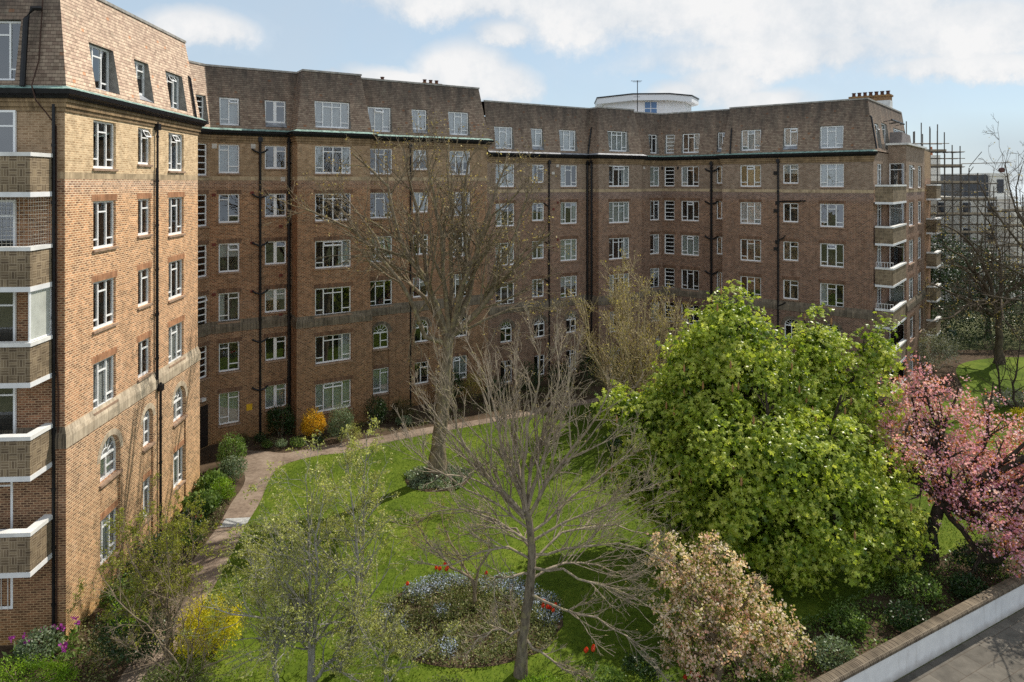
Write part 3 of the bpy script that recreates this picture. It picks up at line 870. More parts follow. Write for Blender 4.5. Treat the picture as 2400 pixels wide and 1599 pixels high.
fJ = facade(lower, LO, 7, DZ, [
    (1734.6, 1783.6, '3b', STD, {0: {'cur': 'ochre', 'vent': True}, 1: {'cur': 'full'}, 2: {'cur': None}, 3: {'cur': None}, 4: AR((1746, 1783), 1.5, None), 5: GR((1746, 1783), '2l', 1.6, 'net')}),  # the ochre sheet stands in for a reflection in the glass
    (1835, 1871, '2', 1.40, {0: {'cur': 'half'}, 1: {'cur': None}, 2: {'cur': None}, 3: {'cur': None}, 4: AR((1838, 1871), 1.5, None), 5: GR((1838, 1871), '2', 1.5, None)}),
    (1921.5, 1977.7, '3', STD, {0: {'cur': 'full'}, 1: {'cur': None}, 2: {'cur': None, 'vent': True}, 3: {'cur': 'side'}, 4: AR((1930, 1971), 1.5, None), 5: GR((1930, 1971), '3', 1.6, None)})])
fK = facade(lower, LO, 8, DZ, [(2056, 2068, '2l', 2.0, {r: {'cur': 'side' if r % 2 else 'full', 'vent': False} for r in range(6)})])
fL = facade(lower, LO, 9, DZ, [(.08, -1.06, 'door', 2.15, {r: {'cur': [None, 'full', None, 'net', None, None][r], 'vent': False, 'dz': .1} for r in range(6)})], ztop=18.3)
fM = facade(lower, LO, 10, DZ, [(2130.6, 2142.4, '2l', STD + .1, {4: {'dz': -.05}}), (2151.7, 2160.7, '2l', STD + .1, {})], ztop=18.3)
facade(lower, LO, 11, DZ, [], ztop=18.3)
for i in range(8): cornice(lower, LO, i, DZ)
mansard(lower, LOR, 0, DZ, [(1161, 1205, *mw, '3', 'full'), (1247, 1275, *mw, '2', 'full', .28), (1313, 1353, *mw, '3', 'full')])
mansard(lower, LOR, 1, DZ, [])
mansard(lower, LOR, 2, DZ, [(1427, 1474, *mw, '4', 'full')])
mansard(lower, LOR, 3, DZ, [])
mansard(lower, LOR, 4, DZ, [(1523, 1544, *mw, '2l', 'side')])
mansard(lower, LOR, 5, DZ, [(1557.5, 1580, *mw, 'stair', 'blind'), (1597, 1638, *mw, '3b', 'rside'), (1680, 1704, *mw, '2', 'side', .28)])
mansard(lower, LOR, 6, DZ, [])
mansard(lower, LOR, 7, DZ, [(1735, 1782, *mw, '3b', 'full'), (1835, 1869, *mw, '2', 'blind', .28), (1920, 1976, *mw, '3', 'full')])
mansard(lower, LOR, 8, DZ, [(2056.5, 2066, 17.95, 19.7, '2', None), (2073, 2086, 17.95, 19.9, 'door', 'net'), (2100, 2128, 18.5, 19.8, '3b', None)])
mansard(lower, LOR, 9, DZ, [])

def deck(root, poly, z, mat, name='roof_deck'):
    mb = MB()
    P = [Vector((p[0], p[1], 0)) for p in poly]
    for t in tessellate_polygon([P]):
        mb.quad([(poly[k][0], poly[k][1], z) for k in t])
    mb.obj(name, mat, root)
def back_walls(root, pts, z1):
    mb = MB()
    for p, q in zip(pts[:-1], pts[1:]):
        L = math.dist(p, q)
        mb.quad([(p[0], p[1], -.3), (q[0], q[1], -.3), (q[0], q[1], z1), (p[0], p[1], z1)], [(0, 0), (L, 0), (L, z1), (0, z1)])
    mb.obj('back_wall', M_BRICK, root)
upi = [tuple(p) for p in offset_chain(UP, OT)]
loi = [tuple(p) for p in offset_chain(LOR, OT)]
ub = [UP[-1], (-24, 47), (-24, 33), A0]
deck(upper, upi[:-1] + [UP[-1], (-24, 47), (-24, 33), (-22.3, 30)], MS1 - .02, M_DECK)
back_walls(upper, [UP[-1], (-24, 47), (-24, 33), (-22.3, 30), A0], MS1 - .1)
lb = [LOR[-1], (13, 67), (-7.1, 56.5)]
deck(lower, loi[:-1] + [LOR[-1], (13, 67), (-7.1, 56.5)], MS1 + DZ - .02, M_DECK)
back_walls(lower, [LOR[-1], (13, 67), (-7.1, 56.5)], MS1 + DZ - .1)
# flat top of the projecting bay with its parapet, terrace screen and awning
bayp = [K2, M0, M1, tuple(v2(M1) - JD * 1.18)]
deck(lower, bayp, 18.2 + DZ, M_DECK, 'terrace_deck')
pc = MB()
for p, q in ((M0, M1), (K2, M0)):
    f_ = Face([p, q], 0)
    pc.box(tuple((v2(p) + v2(q)) / 2 + f_.n * .0) + (18.36 + DZ,), (f_.L + .24, .36, .14), f_.rz)
pc.obj('parapet_cap', M_COPE, lower)
ts = MB()
fs_ = Face([M0, M1], 0)
ts.quad([fs_.pt(.1, 18.43 + DZ, .3), fs_.pt(4.2, 18.43 + DZ, .3), fs_.pt(3.6, 19.15 + DZ, .3), fs_.pt(.2, 19.25 + DZ, .3)])
ts.quad([fs_.pt(.1, 18.43 + DZ, .3), fs_.pt(.1, 18.43 + DZ, 1.1), fs_.pt(.2, 19.25 + DZ, 1.1), fs_.pt(.2, 19.25 + DZ, .3)])
ts.obj('terrace_screen', plain('grey screen', (.22, .19, .18), .8), lower)
aw = MB(); fk_ = Face([J2, KE], 0)
for (ua, ub_) in ((4.3, 6.6), (6.8, 9.2)):
    aw.tube([fk_.pt(ua, 20.1 + DZ, -.35), fk_.pt(ub_, 20.1 + DZ, -.35)], .07, 6)
    for u in (ua + .2, ub_ - .2): aw.tube([fk_.pt(u, 20.1 + DZ, -.35), fk_.pt(u, 20.0 + DZ, .2)], .03, 4)
aw.obj('awning', M_BLACK, lower)

# ---- balconies -----------------------------------------------------------------
def weave_mat():
    t = NT('basket weave brick'); uv = t.uv(); pos = t.geopos()
    sep = t.n('ShaderNodeSeparateXYZ'); t.set(sep.inputs[0], uv)
    ch = t.n('ShaderNodeTexChecker', Scale=1 / .235); t.set(ch.inputs['Vector'], t.n('ShaderNodeCombineXYZ', X=sep.outputs[0], Y=sep.outputs[1], Z=0.1).outputs[0])
    sw = t.n('ShaderNodeCombineXYZ', X=sep.outputs[1], Y=sep.outputs[0])
    cols = []
    for vec in (uv, sw.outputs[0]):
        br = t.n('ShaderNodeTexBrick', offset=0.0); t.set(br.inputs['Vector'], vec)
        br.inputs['Scale'].default_value = 1; br.inputs['Brick Width'].default_value = .235; br.inputs['Row Height'].default_value = .235 / 3
        br.inputs['Mortar Size'].default_value = .009
        t.set(br.inputs['Color1'], (.14, .10, .065)); t.set(br.inputs['Color2'], (.30, .225, .14)); t.set(br.inputs['Mortar'], (.40, .32, .22))
        cols.append(br.outputs[0])
    c = t.mix(ch.outputs[1], cols[0], cols[1])
    c = t.mix(1.0, c, t.ramp(t.noise(pos, 1.4, 4), [(0.3, (.6, .6, .6)), (0.7, (1.1, 1.1, 1.1))]), 'MULTIPLY')
    return t.done(t.bsdf(c, .9, None, .15))
M_WEAVE = weave_mat()
M_SLABP = plain('painted slab edge', (.74, .74, .74), .7, .1, 2)

def balcony(root, path, z0, z1, deckpoly, thick=.2, rail=False):
    """brick parapet walls along a plan path, with a painted slab edge below and a painted coping above"""
    b = MB(); s = 0.0
    ch = [v2(p) for p in path]
    inn = offset_chain(path, -thick)
    for k in range(len(path) - 1):
        f = Face(path, k); L = f.L
        P = lambda p, z: (p[0], p[1], z)
        b.quad([P(ch[k], z0 + .15), P(ch[k + 1], z0 + .15), P(ch[k + 1], z1 - .12), P(ch[k], z1 - .12)], [(s, 0), (s + L, 0), (s + L, z1 - z0 - .27), (s, z1 - z0 - .27)])
        b.quad([P(inn[k], z0 + .15), P(inn[k + 1], z0 + .15), P(inn[k + 1], z1 - .12), P(inn[k], z1 - .12)], [(s, 0), (s + L, 0), (s + L, z1 - z0 - .27), (s, z1 - z0 - .27)])
        s += L
    bo = b.obj('balcony', M_WEAVE, root)
    for nm, za, zb, o, mt in (('coping', z1 - .12, z1, .04, M_COPE), ('slab', z0, z0 + .15, .02, M_SLABP)):
        c = MB(); A = offset_chain(path, o); B = offset_chain(path, -thick - o)
        for k in range(len(path) - 1):
            P = lambda p, z: (p[0], p[1], z)
            c.quad([P(A[k], za), P(A[k + 1], za), P(A[k + 1], zb), P(A[k], zb)])
            c.quad([P(A[k], zb), P(A[k + 1], zb), P(B[k + 1], zb), P(B[k], zb)])
            c.quad([P(A[k], za), P(A[k + 1], za), P(B[k + 1], za), P(B[k], za)])
            c.quad([P(B[k], za), P(B[k + 1], za), P(B[k + 1], zb), P(B[k], zb)])
        for k in (0, len(path) - 1):
            c.quad([P(A[k], za), P(B[k], za), P(B[k], zb), P(A[k], zb)])
        if nm == 'slab':
            q = [P(p, z0 + .05) for p in deckpoly]; c.quad(q)
            c.quad([P(p, z0 + .14) for p in deckpoly])
        c.obj(nm, mt, bo)
    return bo

# corner balconies of the angled wing, filling the notch between the facade and the bay
for k in range(6):
    zt = [14.55, 11.75, 8.95, 6.15, 3.36, .56][k]
    p0 = tuple(v2(J2) + JD * .1); p1 = tuple(v2(J2) + JD * 1.18); p2 = tuple(v2(M0) - KD * .02)
    bo = balcony(lower, [p0, p1, p2], zt - 1.32, zt, [J2, p1, M0, K2])
    if k in (2, 3, 5):
        r = MB(); f_ = Face([p0, p1, p2], 0)
        for q in range(7): r.tube([f_.pt(.05 + q * .17, zt, .1), f_.pt(.05 + q * .17, zt + .35, .1)], .012, 4)
        r.tube([f_.pt(.03, zt + .35, .1), f_.pt(1.1, zt + .35, .1)], .014, 4)
        r.obj('railing', M_WHITE, bo)
# balconies beyond the bay
for k in range(5):
    zt = [11.75, 8.95, 6.15, 3.36, 14.55][k]
    q0 = tuple(v2(M1) + JD * .02 + KD * .8); q1 = tuple(v2(M1) + JD * .75 + KD * .8); q2 = tuple(v2(M1) + JD * .75 + KD * 3.2)
    balcony(lower, [q0, q1, q2], zt - 1.32, zt, [q0, q1, q2, tuple(v2(M1) + KD * 3.2)])
# far stretch of side wall that the further balconies hang on
fx = MB(); q3 = tuple(v2(M1) + KD * 3.4)
f_ = Face([M1, q3], 0); fx.quad([f_.pt(0, -.3, .02), f_.pt(3.4, -.3, .02), f_.pt(3.4, 17.3, .02), f_.pt(0, 17.3, .02)], [(0, 0), (3.4, 0), (3.4, 17), (0, 17)])
f2_ = Face([q3, tuple(v2(q3) - JD * 5)], 0); fx.quad([f2_.pt(0, -.3, .02), f2_.pt(5, -.3, .02), f2_.pt(5, 17.3, .02), f2_.pt(0, 17.3, .02)], [(0, 0), (5, 0), (5, 17), (0, 17)])
fx.obj('wall', M_BRICK, lower)

# balconies on the shaded end of the near wing
ED = dirn(A0, A1); EN = outn(ED)
def endpt(u, out): return tuple(v2(A0) + ED * u + EN * out)
for k in range(5):
    zt = [15.62, 12.75, 9.85, 7.02, 4.12][k]
    bo = balcony(upper, [endpt(1.2, 0.02), endpt(1.2, 1.2), endpt(7.68, 1.2), endpt(7.68, 0.02)], zt - 1.36, zt, [endpt(1.2, 0), endpt(1.2, 1.2), endpt(7.68, 1.2), endpt(7.68, 0)])
    if k == 2:
        g = MB(); mbp = MB()
        mbp.quad([endpt(7.62, 1.1) + (zt + .01,), endpt(7.62, .1) + (zt + .01,), endpt(7.62, .1) + (11.38,), endpt(7.62, 1.1) + (11.38,)])
        mbp.obj('glass_screen', M_NET, bo)
        for uu in (1.12, .08): g.tube([endpt(7.62, uu) + (zt,), endpt(7.62, uu) + (11.4,)], .035, 4)
        g.tube([endpt(7.62, 1.12) + (zt + .03,), endpt(7.62, .08) + (zt + .03,)], .03, 4); g.tube([endpt(7.62, 1.12) + (11.36,), endpt(7.62, .08) + (11.36,)], .03, 4)
        g.obj('screen_frame', M_WHITE, bo)
    if k == 1:
        nt_ = MB()
        for q in range(26):
            u = 4.4 + q * .128
            nt_.tube([endpt(u, 1.15) + (zt,), endpt(u, 1.15) + (14.26,)], .004, 3, cap=False)
        for q in range(9): nt_.tube([endpt(7.64, .1 + q * .125) + (zt,), endpt(7.64, .1 + q * .125) + (14.26,)], .004, 3, cap=False)
        for q in range(12):
            z = zt + .1 + q * .125
            nt_.tube([endpt(4.4, 1.15) + (z,), endpt(7.64, 1.15) + (z,), endpt(7.64, .1) + (z,)], .004, 3, cap=False)
        nt_.obj('bird_netting', plain('netting', (.5, .48, .42), .8), bo)
# balcony doors: set just proud of the shaded end wall in white frames
for k, (z0, h, typ) in enumerate(((14.9, 2.1, 'door'), (12.0, 2.15, 'door'), (9.2, 2.1, 'door'), (6.35, 2.1, 'door'), (3.55, 2.0, 'door'), (1.15, 1.6, '2'))):
    rm = MB(); room_box(rm, fEnd, 4.6, 6.42, z0, z0 + h, -.01, .8, 0)
    u1 = fEnd.upx(40 if k < 4 else 34)
    wd = window(upper, fEnd, u1 - 1.62, u1, z0, z0 + h, '2m' if k < 5 else '2', [None, 'half', None, 'blind', 'blind', None][k], dep=-.05, sill=False, lintel=False)
    bk = MB(); bk.boxr(0.01, 1.61, .03, .045, .01, h - .01); b_ = bk.obj('dark_backing', M_ROOM, wd, world=False)
    if k == 5:
        gr = MB()
        for q in range(8): gr.tube([(.1 + q * .2, -.08, .02), (.1 + q * .2, -.08, h - .02)], .012, 4)
        gr.obj('window_bars', M_COPE, wd, world=False)

# ---- downpipes --------------------------------------------------------------------
def pipe(root, f, u, z0, z1, r=.055, d=-.09, arms=(), hopper=True, collars=True):
    mb = MB()
    mb.tube([f.pt(u, z0, d), f.pt(u, z1, d)], r, 8)
    if hopper:
        c = f.pt(u, z1 - .2, d); mb.box(c, (.24, .2, .26), f.rz)
    if collars:
        z = z0 + 1.2
        while z < z1 - .5:
            mb.tube([f.pt(u, z, d), f.pt(u, z + .09, d)], r * 1.35, 8); z += 1.83
    for (z, du, up) in arms:
        mb.tube([f.pt(u, z, d), f.pt(u + du * .7, z + up * .55, d), f.pt(u + du, z + up, d), f.pt(u + du, z + up, .05)], r * .75, 6)
    return mb.obj('downpipe', M_BLACK, root)
zarms = [16.4, 13.8, 11.0, 8.2, 5.4, 2.6]
arms = [(z, s * .42, .22) for z in zarms for s in (-1, 1)]
pipe(upper, fC, fC.upx(609), 0, 17.4, .07, arms=arms)
pipe(upper, fC, fC.upx(676.5), 0, 17.4, .10)
pipe(upper, fE, fE.upx(961), 0, 17.3, .055)
pipe(upper, fA, fA.upx(364), 6.2, 17.2, .045)
pipe(upper, fA, fA.upx(366.5), 0, 6.4, .05, -.17)
pipe(upper, fA, fA.upx(361), 6.2, 15.3, .025, arms=[(14.7, -.25, .1), (11.9, -.25, .1), (9.2, -.25, .1)], hopper=False)
pipe(lower, fF, fF.upx(1285.5), 0, 16.4, .06, arms=[(12.9, -.4, .25), (10.1, -.4, .25), (7.3, -.4, .25)])
pipe(lower, fF, fF.upx(1377.5) - .12, 0, 16.4, .075)
fG0 = Face(LO, 1); pipe(lower, fG0, .45, 0, 16.5, .08)
pipe(lower, fH, .35, 0, 16.4, .075, arms=[(12.9, .4, .25), (10.1, .4, .25), (7.3, .4, .25)])
pipe(lower, fI, fI.upx(1668), 0, 16.4, .09, arms=[(z + DZ, s * .5, .25) for z in zarms[:5] for s in (-1, 1)])
pipe(lower, fJ, fJ.upx(1824.5), 0, 16.5, .065, arms=[(13.3, 1.9, .08), (10.4, .5, .4), (5.6, .5, .3)])
pipe(upper, fEnd, 7.72, 0, 17.2, .05, arms=[], hopper=False)
def roof_pipe(root, chain, i, px, za, zb):
    f = Face(chain, i); k = (OB - OT) / (MS1 - MS0); dz = DZ if root is lower else 0
    off = lambda z: OB - (z - dz - MS0) * k + .07
    mb = MB(); u = f.upx(px)
    mb.tube([f.pt(u, za, -off(za)), f.pt(u, zb, -off(zb)), f.pt(u, zb + .08, -off(zb) + .1)], .06, 6)
    mb.obj('vent_pipe', M_BLACK, root)
roof_pipe(upper, UP, 1, 451, 17.75, 19.6)
fe_ = Face(UP, 0)
vp = MB(); vp.tube([fe_.pt(fe_.upx(62), 17.75, -.2), fe_.pt(fe_.upx(66), 19.9, -.1), fe_.pt(fe_.upx(78), 20.25, -.05), fe_.pt(fe_.upx(92), 20.3, .1)], .085, 8); vp.obj('vent_pipe', M_BLACK, upper)
cb_ = MB()
cb_.tube([fe_.pt(fe_.upx(90), 21.3, .3), fe_.pt(fe_.upx(92), 18.6, -.02), fe_.pt(fe_.upx(92), 17.75, -.38), fe_.pt(fe_.upx(100), 17.3, -.36), fe_.pt(fe_.upx(118), 16.9, -.2), fe_.pt(fe_.upx(133), 16.5, -.03), fe_.pt(fe_.upx(134), 9, -.03), fe_.pt(fe_.upx(138), 8, -.03), fe_.pt(fe_.upx(136), 0, -.1)], .022, 5)
cb_.obj('cable', plain('cable', (.06, .03, .02), .7), upper)
roof_pipe(lower, LOR, 1, 1382, 16.9, 18.9)
roof_pipe(lower, LOR, 7, 1713, 16.9, 18.8)
roof_pipe(lower, LOR, 8, 2049, 17, 19.2)

# door in the angle, lamp over it, yellow notice, vents
dm = MB(); dm.boxr(0, 1.5, -.02, .03, 0, 2.3); dd = link('door', dm.mesh('door'), M_DOOR, upper, False)
ud = fB.upx(484) - 1.5; dd.location = Vector(fB.pt(ud, .05, -.09)) - upper.location; dd.rotation_euler = (0, 0, fB.rz)
lm = MB(); lm.box((0, 0, 0), (.32, .2, .16)); lmp = link('door_lamp', lm.mesh('door_lamp'), M_COPE, upper, False)
lmp.location = Vector(fB.pt(ud + 1.0, 2.75, -.2)) - upper.location; lmp.rotation_euler = (0, 0, fB.rz)
nb = MB(); nb.boxr(-.16, .16, -.02, 0, -.18, .18); nbo = link('notice_plate', nb.mesh('notice_plate'), plain('yellow plate', (.70, .42, .02), .5), upper, False)
nbo.location = Vector(fC.pt(fC.upx(583.7), 1.75, -.08)) - upper.location; nbo.rotation_euler = (0, 0, fC.rz)
def vents(root, f, lst, mat, w=.16, h=.16):
    me = None
    for px, z in lst:
        if me is None:
            mb = MB(); mb.boxr(-w / 2, w / 2, -.03, .02, -h / 2, h / 2); me = mb.mesh('air_vent'); me.materials.append(mat)
        o = put('air_vent', me, root, Vector(f.pt(f.upx(px), z, -.01)) - root.location, f.rz)
M_VR = plain('red vent', (.16, .04, .03), .8); M_VW = plain('white vent', (.6, .56, .5), .7); M_VD = plain('dark vent', (.03, .025, .022), .8)
vents(upper, fC, [(591, z) for z in (14.1, 11.2, 8.4)] + [(658, z) for z in (12.1, 9.2, 6.9)] + [(501, z) for z in (14.0, 11.2, 8.4)], M_VR, .2, .15)
vents(upper, fC, [(502, 16.75), (593, 16.8), (663, 14.9)], M_VW, .26, .26)
vents(lower, fF, [(1306.5, 15.95), (1296, 15.4)], M_VW, .24, .2)
vents(lower, fF, [(1307, 13.2), (1297, 12.7), (1307, 10.4), (1297, 9.9)], M_VR, .16, .16)
vents(lower, fH, [(1509, 15.9)], M_VW, .2, .2)
vents(lower, fI, [(1552.6, 15.9), (1589, 15.9)], M_VD, .14, .26)
vents(lower, fJ, [(1818, 15.4), (1818, 12.6), (1818, 9.8), (1822, 13.2), (1822, 10.3)], M_VD, .3, .26)

# chimneys
def chimney(root, c, rz, L, W, z0, z1, npots, base=None, ph=.42):
    mb = MB(); mb.box((c[0], c[1], (z0 + z1) / 2), (L, W, z1 - z0), rz); mb.box((c[0], c[1], z1 - .04), (L + .16, W + .16, .14), rz)
    ch = mb.obj('chimney', M_BRICK, root)
    if base:
        b = MB(); b.box((c[0], c[1], (base[0] + base[1]) / 2), (L + .06, W + .06, base[1] - base[0]), rz); b.obj('chimney_base', M_COPE, ch)
    for k in range(npots):
        x = (k + .5) / npots * L - L / 2
        p = (c[0] + math.cos(rz) * x, c[1] + math.sin(rz) * x)
        t = MB(); t.tube([(*p, z1), (*p, z1 + ph * .8), (*p, z1 + ph * .82), (*p, z1 + ph)], [.15, .12, .16, .16], 8)
        t.obj('chimney_pot', M_POT, ch)
M_POT = plain('clay pot', (.10, .045, .03), .9, .3)
chimney(lower, (28.9, 55.0), math.atan2(JD[1], JD[0]), 2.9, .9, 19.5, 21.63, 7, (19.5, 21.2), .36)
chimney(upper, (-9.4, 49.5), .57, .5, .5, 21.2, 22.05, 1, None, .3)
chimney(upper, (-6.2, 52.0), .57, 1.5, .5, 21.2, 22.2, 3, None, .3)
# ------------------------------------------------------------------ vegetation tools
def np_mesh(name, V, F, tint=None, smooth=False):
    me = bpy.data.meshes.new(name)
    nf, k = F.shape
    me.vertices.add(len(V)); me.vertices.foreach_set('co', np.ascontiguousarray(V, dtype=np.float32).ravel())
    me.loops.add(nf * k); me.loops.foreach_set('vertex_index', np.ascontiguousarray(F, dtype=np.int32).ravel())
    me.polygons.add(nf)
    me.polygons.foreach_set('loop_start', np.arange(0, nf * k, k, dtype=np.int32))
    me.polygons.foreach_set('loop_total', np.full(nf, k, dtype=np.int32))
    if smooth: me.polygons.foreach_set('use_smooth', np.ones(nf, dtype=bool))
    me.update(calc_edges=True)
    if tint is not None:
        a = me.attributes.new('tint', 'FLOAT', 'POINT'); a.data.foreach_set('value', np.ascontiguousarray(tint, dtype=np.float32))
    return me

def unit(a): return a / np.maximum(np.linalg.norm(a, axis=-1, keepdims=True), 1e-9)

def tubes(P, R, s):
    """P (B,N,3) R (B,N) -> verts, quads"""
    B, N, _ = P.shape
    T = np.empty_like(P); T[:, 1:-1] = P[:, 2:] - P[:, :-2]; T[:, 0] = P[:, 1] - P[:, 0]; T[:, -1] = P[:, -1] - P[:, -2]
    T = unit(T)
    ref = np.tile(np.array([.3, .2, .1]), (B, N, 1)); ref[np.abs(T[..., 2]) < .6] = (0.05, .1, 1)
    A = unit(np.cross(T, ref)); Bn = np.cross(T, A)
    th = np.arange(s) * 2 * np.pi / s
    V = P[:, :, None, :] + (A[:, :, None, :] * np.cos(th)[None, None, :, None] + Bn[:, :, None, :] * np.sin(th)[None, None, :, None]) * R[:, :, None, None]
    idx = np.arange(B * N * s).reshape(B, N, s)
    a = idx[:, :-1, :]; b = np.roll(a, -1, axis=2); c = idx[:, 1:, :]; d = np.roll(c, -1, axis=2)
    F = np.stack([a, b, d, c], axis=-1).reshape(-1, 4)
    return V.reshape(-1, 3), F

def join(parts):
    V, F, o = [], [], 0
    for v, f in parts:
        V.append(v); F.append(f + o); o += len(v)
    return np.concatenate(V), np.concatenate(F)

def resample(pts, n, rng=None, wob=0.0):
    pts = np.array(pts, float)
    seg = np.r_[0, np.cumsum(np.linalg.norm(np.diff(pts, axis=0), axis=1))]
    t = np.linspace(0, seg[-1], n)
    out = np.stack([np.interp(t, seg, pts[:, k]) for k in range(3)], axis=1)
    if wob and rng is not None: out[1:-1] += rng.normal(0, wob, (n - 2, 3))
    return out

def sprout(P, R, rng, n, t0=.25, t1=1.0, ang=(30, 60), ratio=.6, N=5, up=0.15, jit=.16, rr=.6, tip=.3, droop=0.0, rmin=.003, absl=None):
    B, M, _ = P.shape
    L = np.linalg.norm(np.diff(P, axis=1), axis=2).sum(1)
    b = np.repeat(np.arange(B), n); K = len(b)
    t = rng.uniform(t0, t1, K)
    x = t * (M - 1); i = np.minimum(x.astype(int), M - 2); f = (x - i)[:, None]
    p = P[b, i] * (1 - f) + P[b, i + 1] * f
    r = R[b, i] * (1 - f[:, 0]) + R[b, i + 1] * f[:, 0]
    T = unit(P[b, i + 1] - P[b, i])
    q = unit(np.cross(T, rng.normal(size=(K, 3))))
    a = np.radians(rng.uniform(*ang, K))[:, None]
    d = unit(T * np.cos(a) + q * np.sin(a) + np.array([0, 0, up]))
    ln = (L[b] * ratio * (1.15 - .7 * t) if absl is None else np.full(K, absl)) * rng.uniform(.55, 1.2, K)
    out = np.empty((K, N, 3)); out[:, 0] = p
    for k in range(1, N):
        d = unit(d + rng.normal(0, jit, (K, 3)) + np.array([0, 0, up * .5 - droop * k / N]))
        out[:, k] = out[:, k - 1] + d * (ln / (N - 1))[:, None]
    r0 = np.maximum(r * rr, rmin)
    Rr = np.maximum(r0[:, None] * np.linspace(1, tip, N)[None], rmin * .6)
    return out, Rr

def quads(C, A, S, tint):
    """diamond leaves: base C, length vector A, half width vector S"""
    V = np.stack([C, C + A * .45 + S, C + A, C + A * .45 - S], axis=1).reshape(-1, 3)
    F = np.arange(len(V)).reshape(-1, 4)
    return V, F, np.repeat(tint, 4)

def rnd_leaves(C, rng, size, width=.45, nrm=None, flat=.5, tint=None, droop=0.0):
    K = len(C)
    d = rng.normal(size=(K, 3))
    if nrm is not None: d = unit(d) * flat + nrm * (1 - flat) * .8
    d[:, 2] -= droop
    d = unit(d)
    s = unit(np.cross(d, rng.normal(size=(K, 3)) + (nrm * .2 if nrm is not None else 0)))
    ln = size * rng.uniform(.6, 1.25, K)
    if tint is None: tint = rng.uniform(0, 1, K)
    return quads(C, d * ln[:, None], s * (ln * width * .5)[:, None], tint)

def palmate(C, nrm, rng, size, tint):
    """five drooping leaflets from each stalk end"""
    K = len(C)
    nrm = unit(nrm + rng.normal(0, .65, (K, 3)) + np.array([0, 0, .35]))
    a = unit(np.cross(nrm, rng.normal(size=(K, 3)))); b = np.cross(nrm, a)
    VV, TT = [], []
    sz = size * rng.uniform(.7, 1.2, K)[:, None]
    for j in range(5):
        th = (j - 2) * 1.0 + rng.normal(0, .12, K)
        dr = (a * np.cos(th)[:, None] + b * np.sin(th)[:, None])
        A = (dr * .9 - nrm * .45) * sz * (1.0 if j in (1, 2, 3) else .8)
        S = unit(np.cross(A, nrm)) * sz * .24
        V, F, t = quads(C, A, S, tint + rng.normal(0, .04, K))
        VV.append(V); TT.append(t)
    V = np.concatenate(VV)
    return V, np.arange(len(V)).reshape(-1, 4), np.concatenate(TT)

def leaf_obj(name, V, F, T, mat, parent):
    me = np_mesh(name, V, F, T); me.materials.append(mat)
    return link(name, me, None, parent)

def lobe_points(lobes, rng, n, lo=.72, hi=1.03, under=.35):
    """points on the outside of a union of ellipsoids; lobes = [(centre, (rx,ry,rz))]"""
    C = np.array([l[0] for l in lobes]); R = np.array([l[1] for l in lobes])
    w = (R[:, 0] * R[:, 2]); w = w / w.sum()
    P, Nn = [], []
    tot = 0
    while tot < n:
        k = rng.choice(len(lobes), n, p=w)
        d = unit(rng.normal(size=(n, 3)))
        rad = rng.uniform(lo, hi, n)[:, None]
        p = C[k] + d * R[k] * rad
        q = (p[:, None, :] - C[None]) / R[None]
        inside = (np.linalg.norm(q, axis=2) < lo - .02)
        inside[np.arange(n), k] = False
        ok = ~inside.any(1) & ((d[:, 2] > -.55) | (rng.uniform(size=n) < under)) & (p[:, 2] > .1)
        P.append(p[ok]); Nn.append(unit(d / R[k])[ok]); tot += ok.sum()
    return np.concatenate(P)[:n], np.concatenate(Nn)[:n]

# leaf colours
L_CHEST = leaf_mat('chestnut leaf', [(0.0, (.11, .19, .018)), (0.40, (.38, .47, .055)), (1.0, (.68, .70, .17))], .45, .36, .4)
L_CHERRY = leaf_mat('cherry blossom', [(0.0, (.34, .12, .03)), (0.22, (.54, .24, .10)), (0.30, (.68, .27, .42)), (0.65, (.88, .47, .63)), (1.0, (.96, .75, .84))], .45, .6)
L_CRAB = leaf_mat('crab blossom', [(0.0, (.16, .18, .03)), (0.36, (.34, .36, .09)), (0.42, (.70, .34, .28)), (0.62, (.84, .60, .47)), (1.0, (.90, .84, .70))], .4, .6)
L_BUD = leaf_mat('tan bud', [(0.0, (.22, .16, .05)), (0.5, (.42, .32, .12)), (1.0, (.60, .49, .22))], .35, .6)
L_OLIVE = leaf_mat('olive leaf', [(0.0, (.20, .17, .04)), (0.5, (.42, .36, .09)), (1.0, (.64, .56, .19))], .35, .6)
L_PALE = leaf_mat('pale leaf', [(0.0, (.24, .26, .05)), (0.5, (.44, .46, .12)), (1.0, (.68, .69, .28))], .4, .5)
L_LIME = leaf_mat('yellow green leaf', [(0.0, (.15, .17, .02)), (0.5, (.27, .29, .035)), (1.0, (.42, .43, .08))], .4, .5)
L_DARK = leaf_mat('dark evergreen leaf', [(0.0, (.012, .028, .008)), (0.6, (.03, .065, .016)), (1.0, (.07, .12, .03))], .1, .4, .35)
L_MID = leaf_mat('mid green leaf', [(0.0, (.045, .10, .018)), (0.5, (.14, .23, .045)), (1.0, (.33, .44, .14))], .35, .4)
L_GREY = leaf_mat('silver green leaf', [(0.0, (.07, .11, .05)), (0.5, (.17, .23, .12)), (1.0, (.36, .42, .28))], .25, .4)
L_BROWN = leaf_mat('brownish shrub', [(0.0, (.04, .04, .014)), (0.6, (.10, .085, .03)), (1.0, (.17, .14, .05))], .2, .6)
L_YELL = leaf_mat('yellow blossom', [(0.0, (.42, .22, .008)), (0.4, (.70, .40, .012)), (1.0, (.85, .58, .05))], .3, .6)
L_YELG = leaf_mat('yellow green blossom', [(0.0, (.30, .28, .01)), (0.4, (.62, .54, .015)), (1.0, (.86, .76, .05))], .3, .6)
L_HEDGE = leaf_mat('lime hedge leaf', [(0.0, (.08, .16, .01)), (0.5, (.20, .35, .02)), (1.0, (.38, .54, .05))], .4, .5)
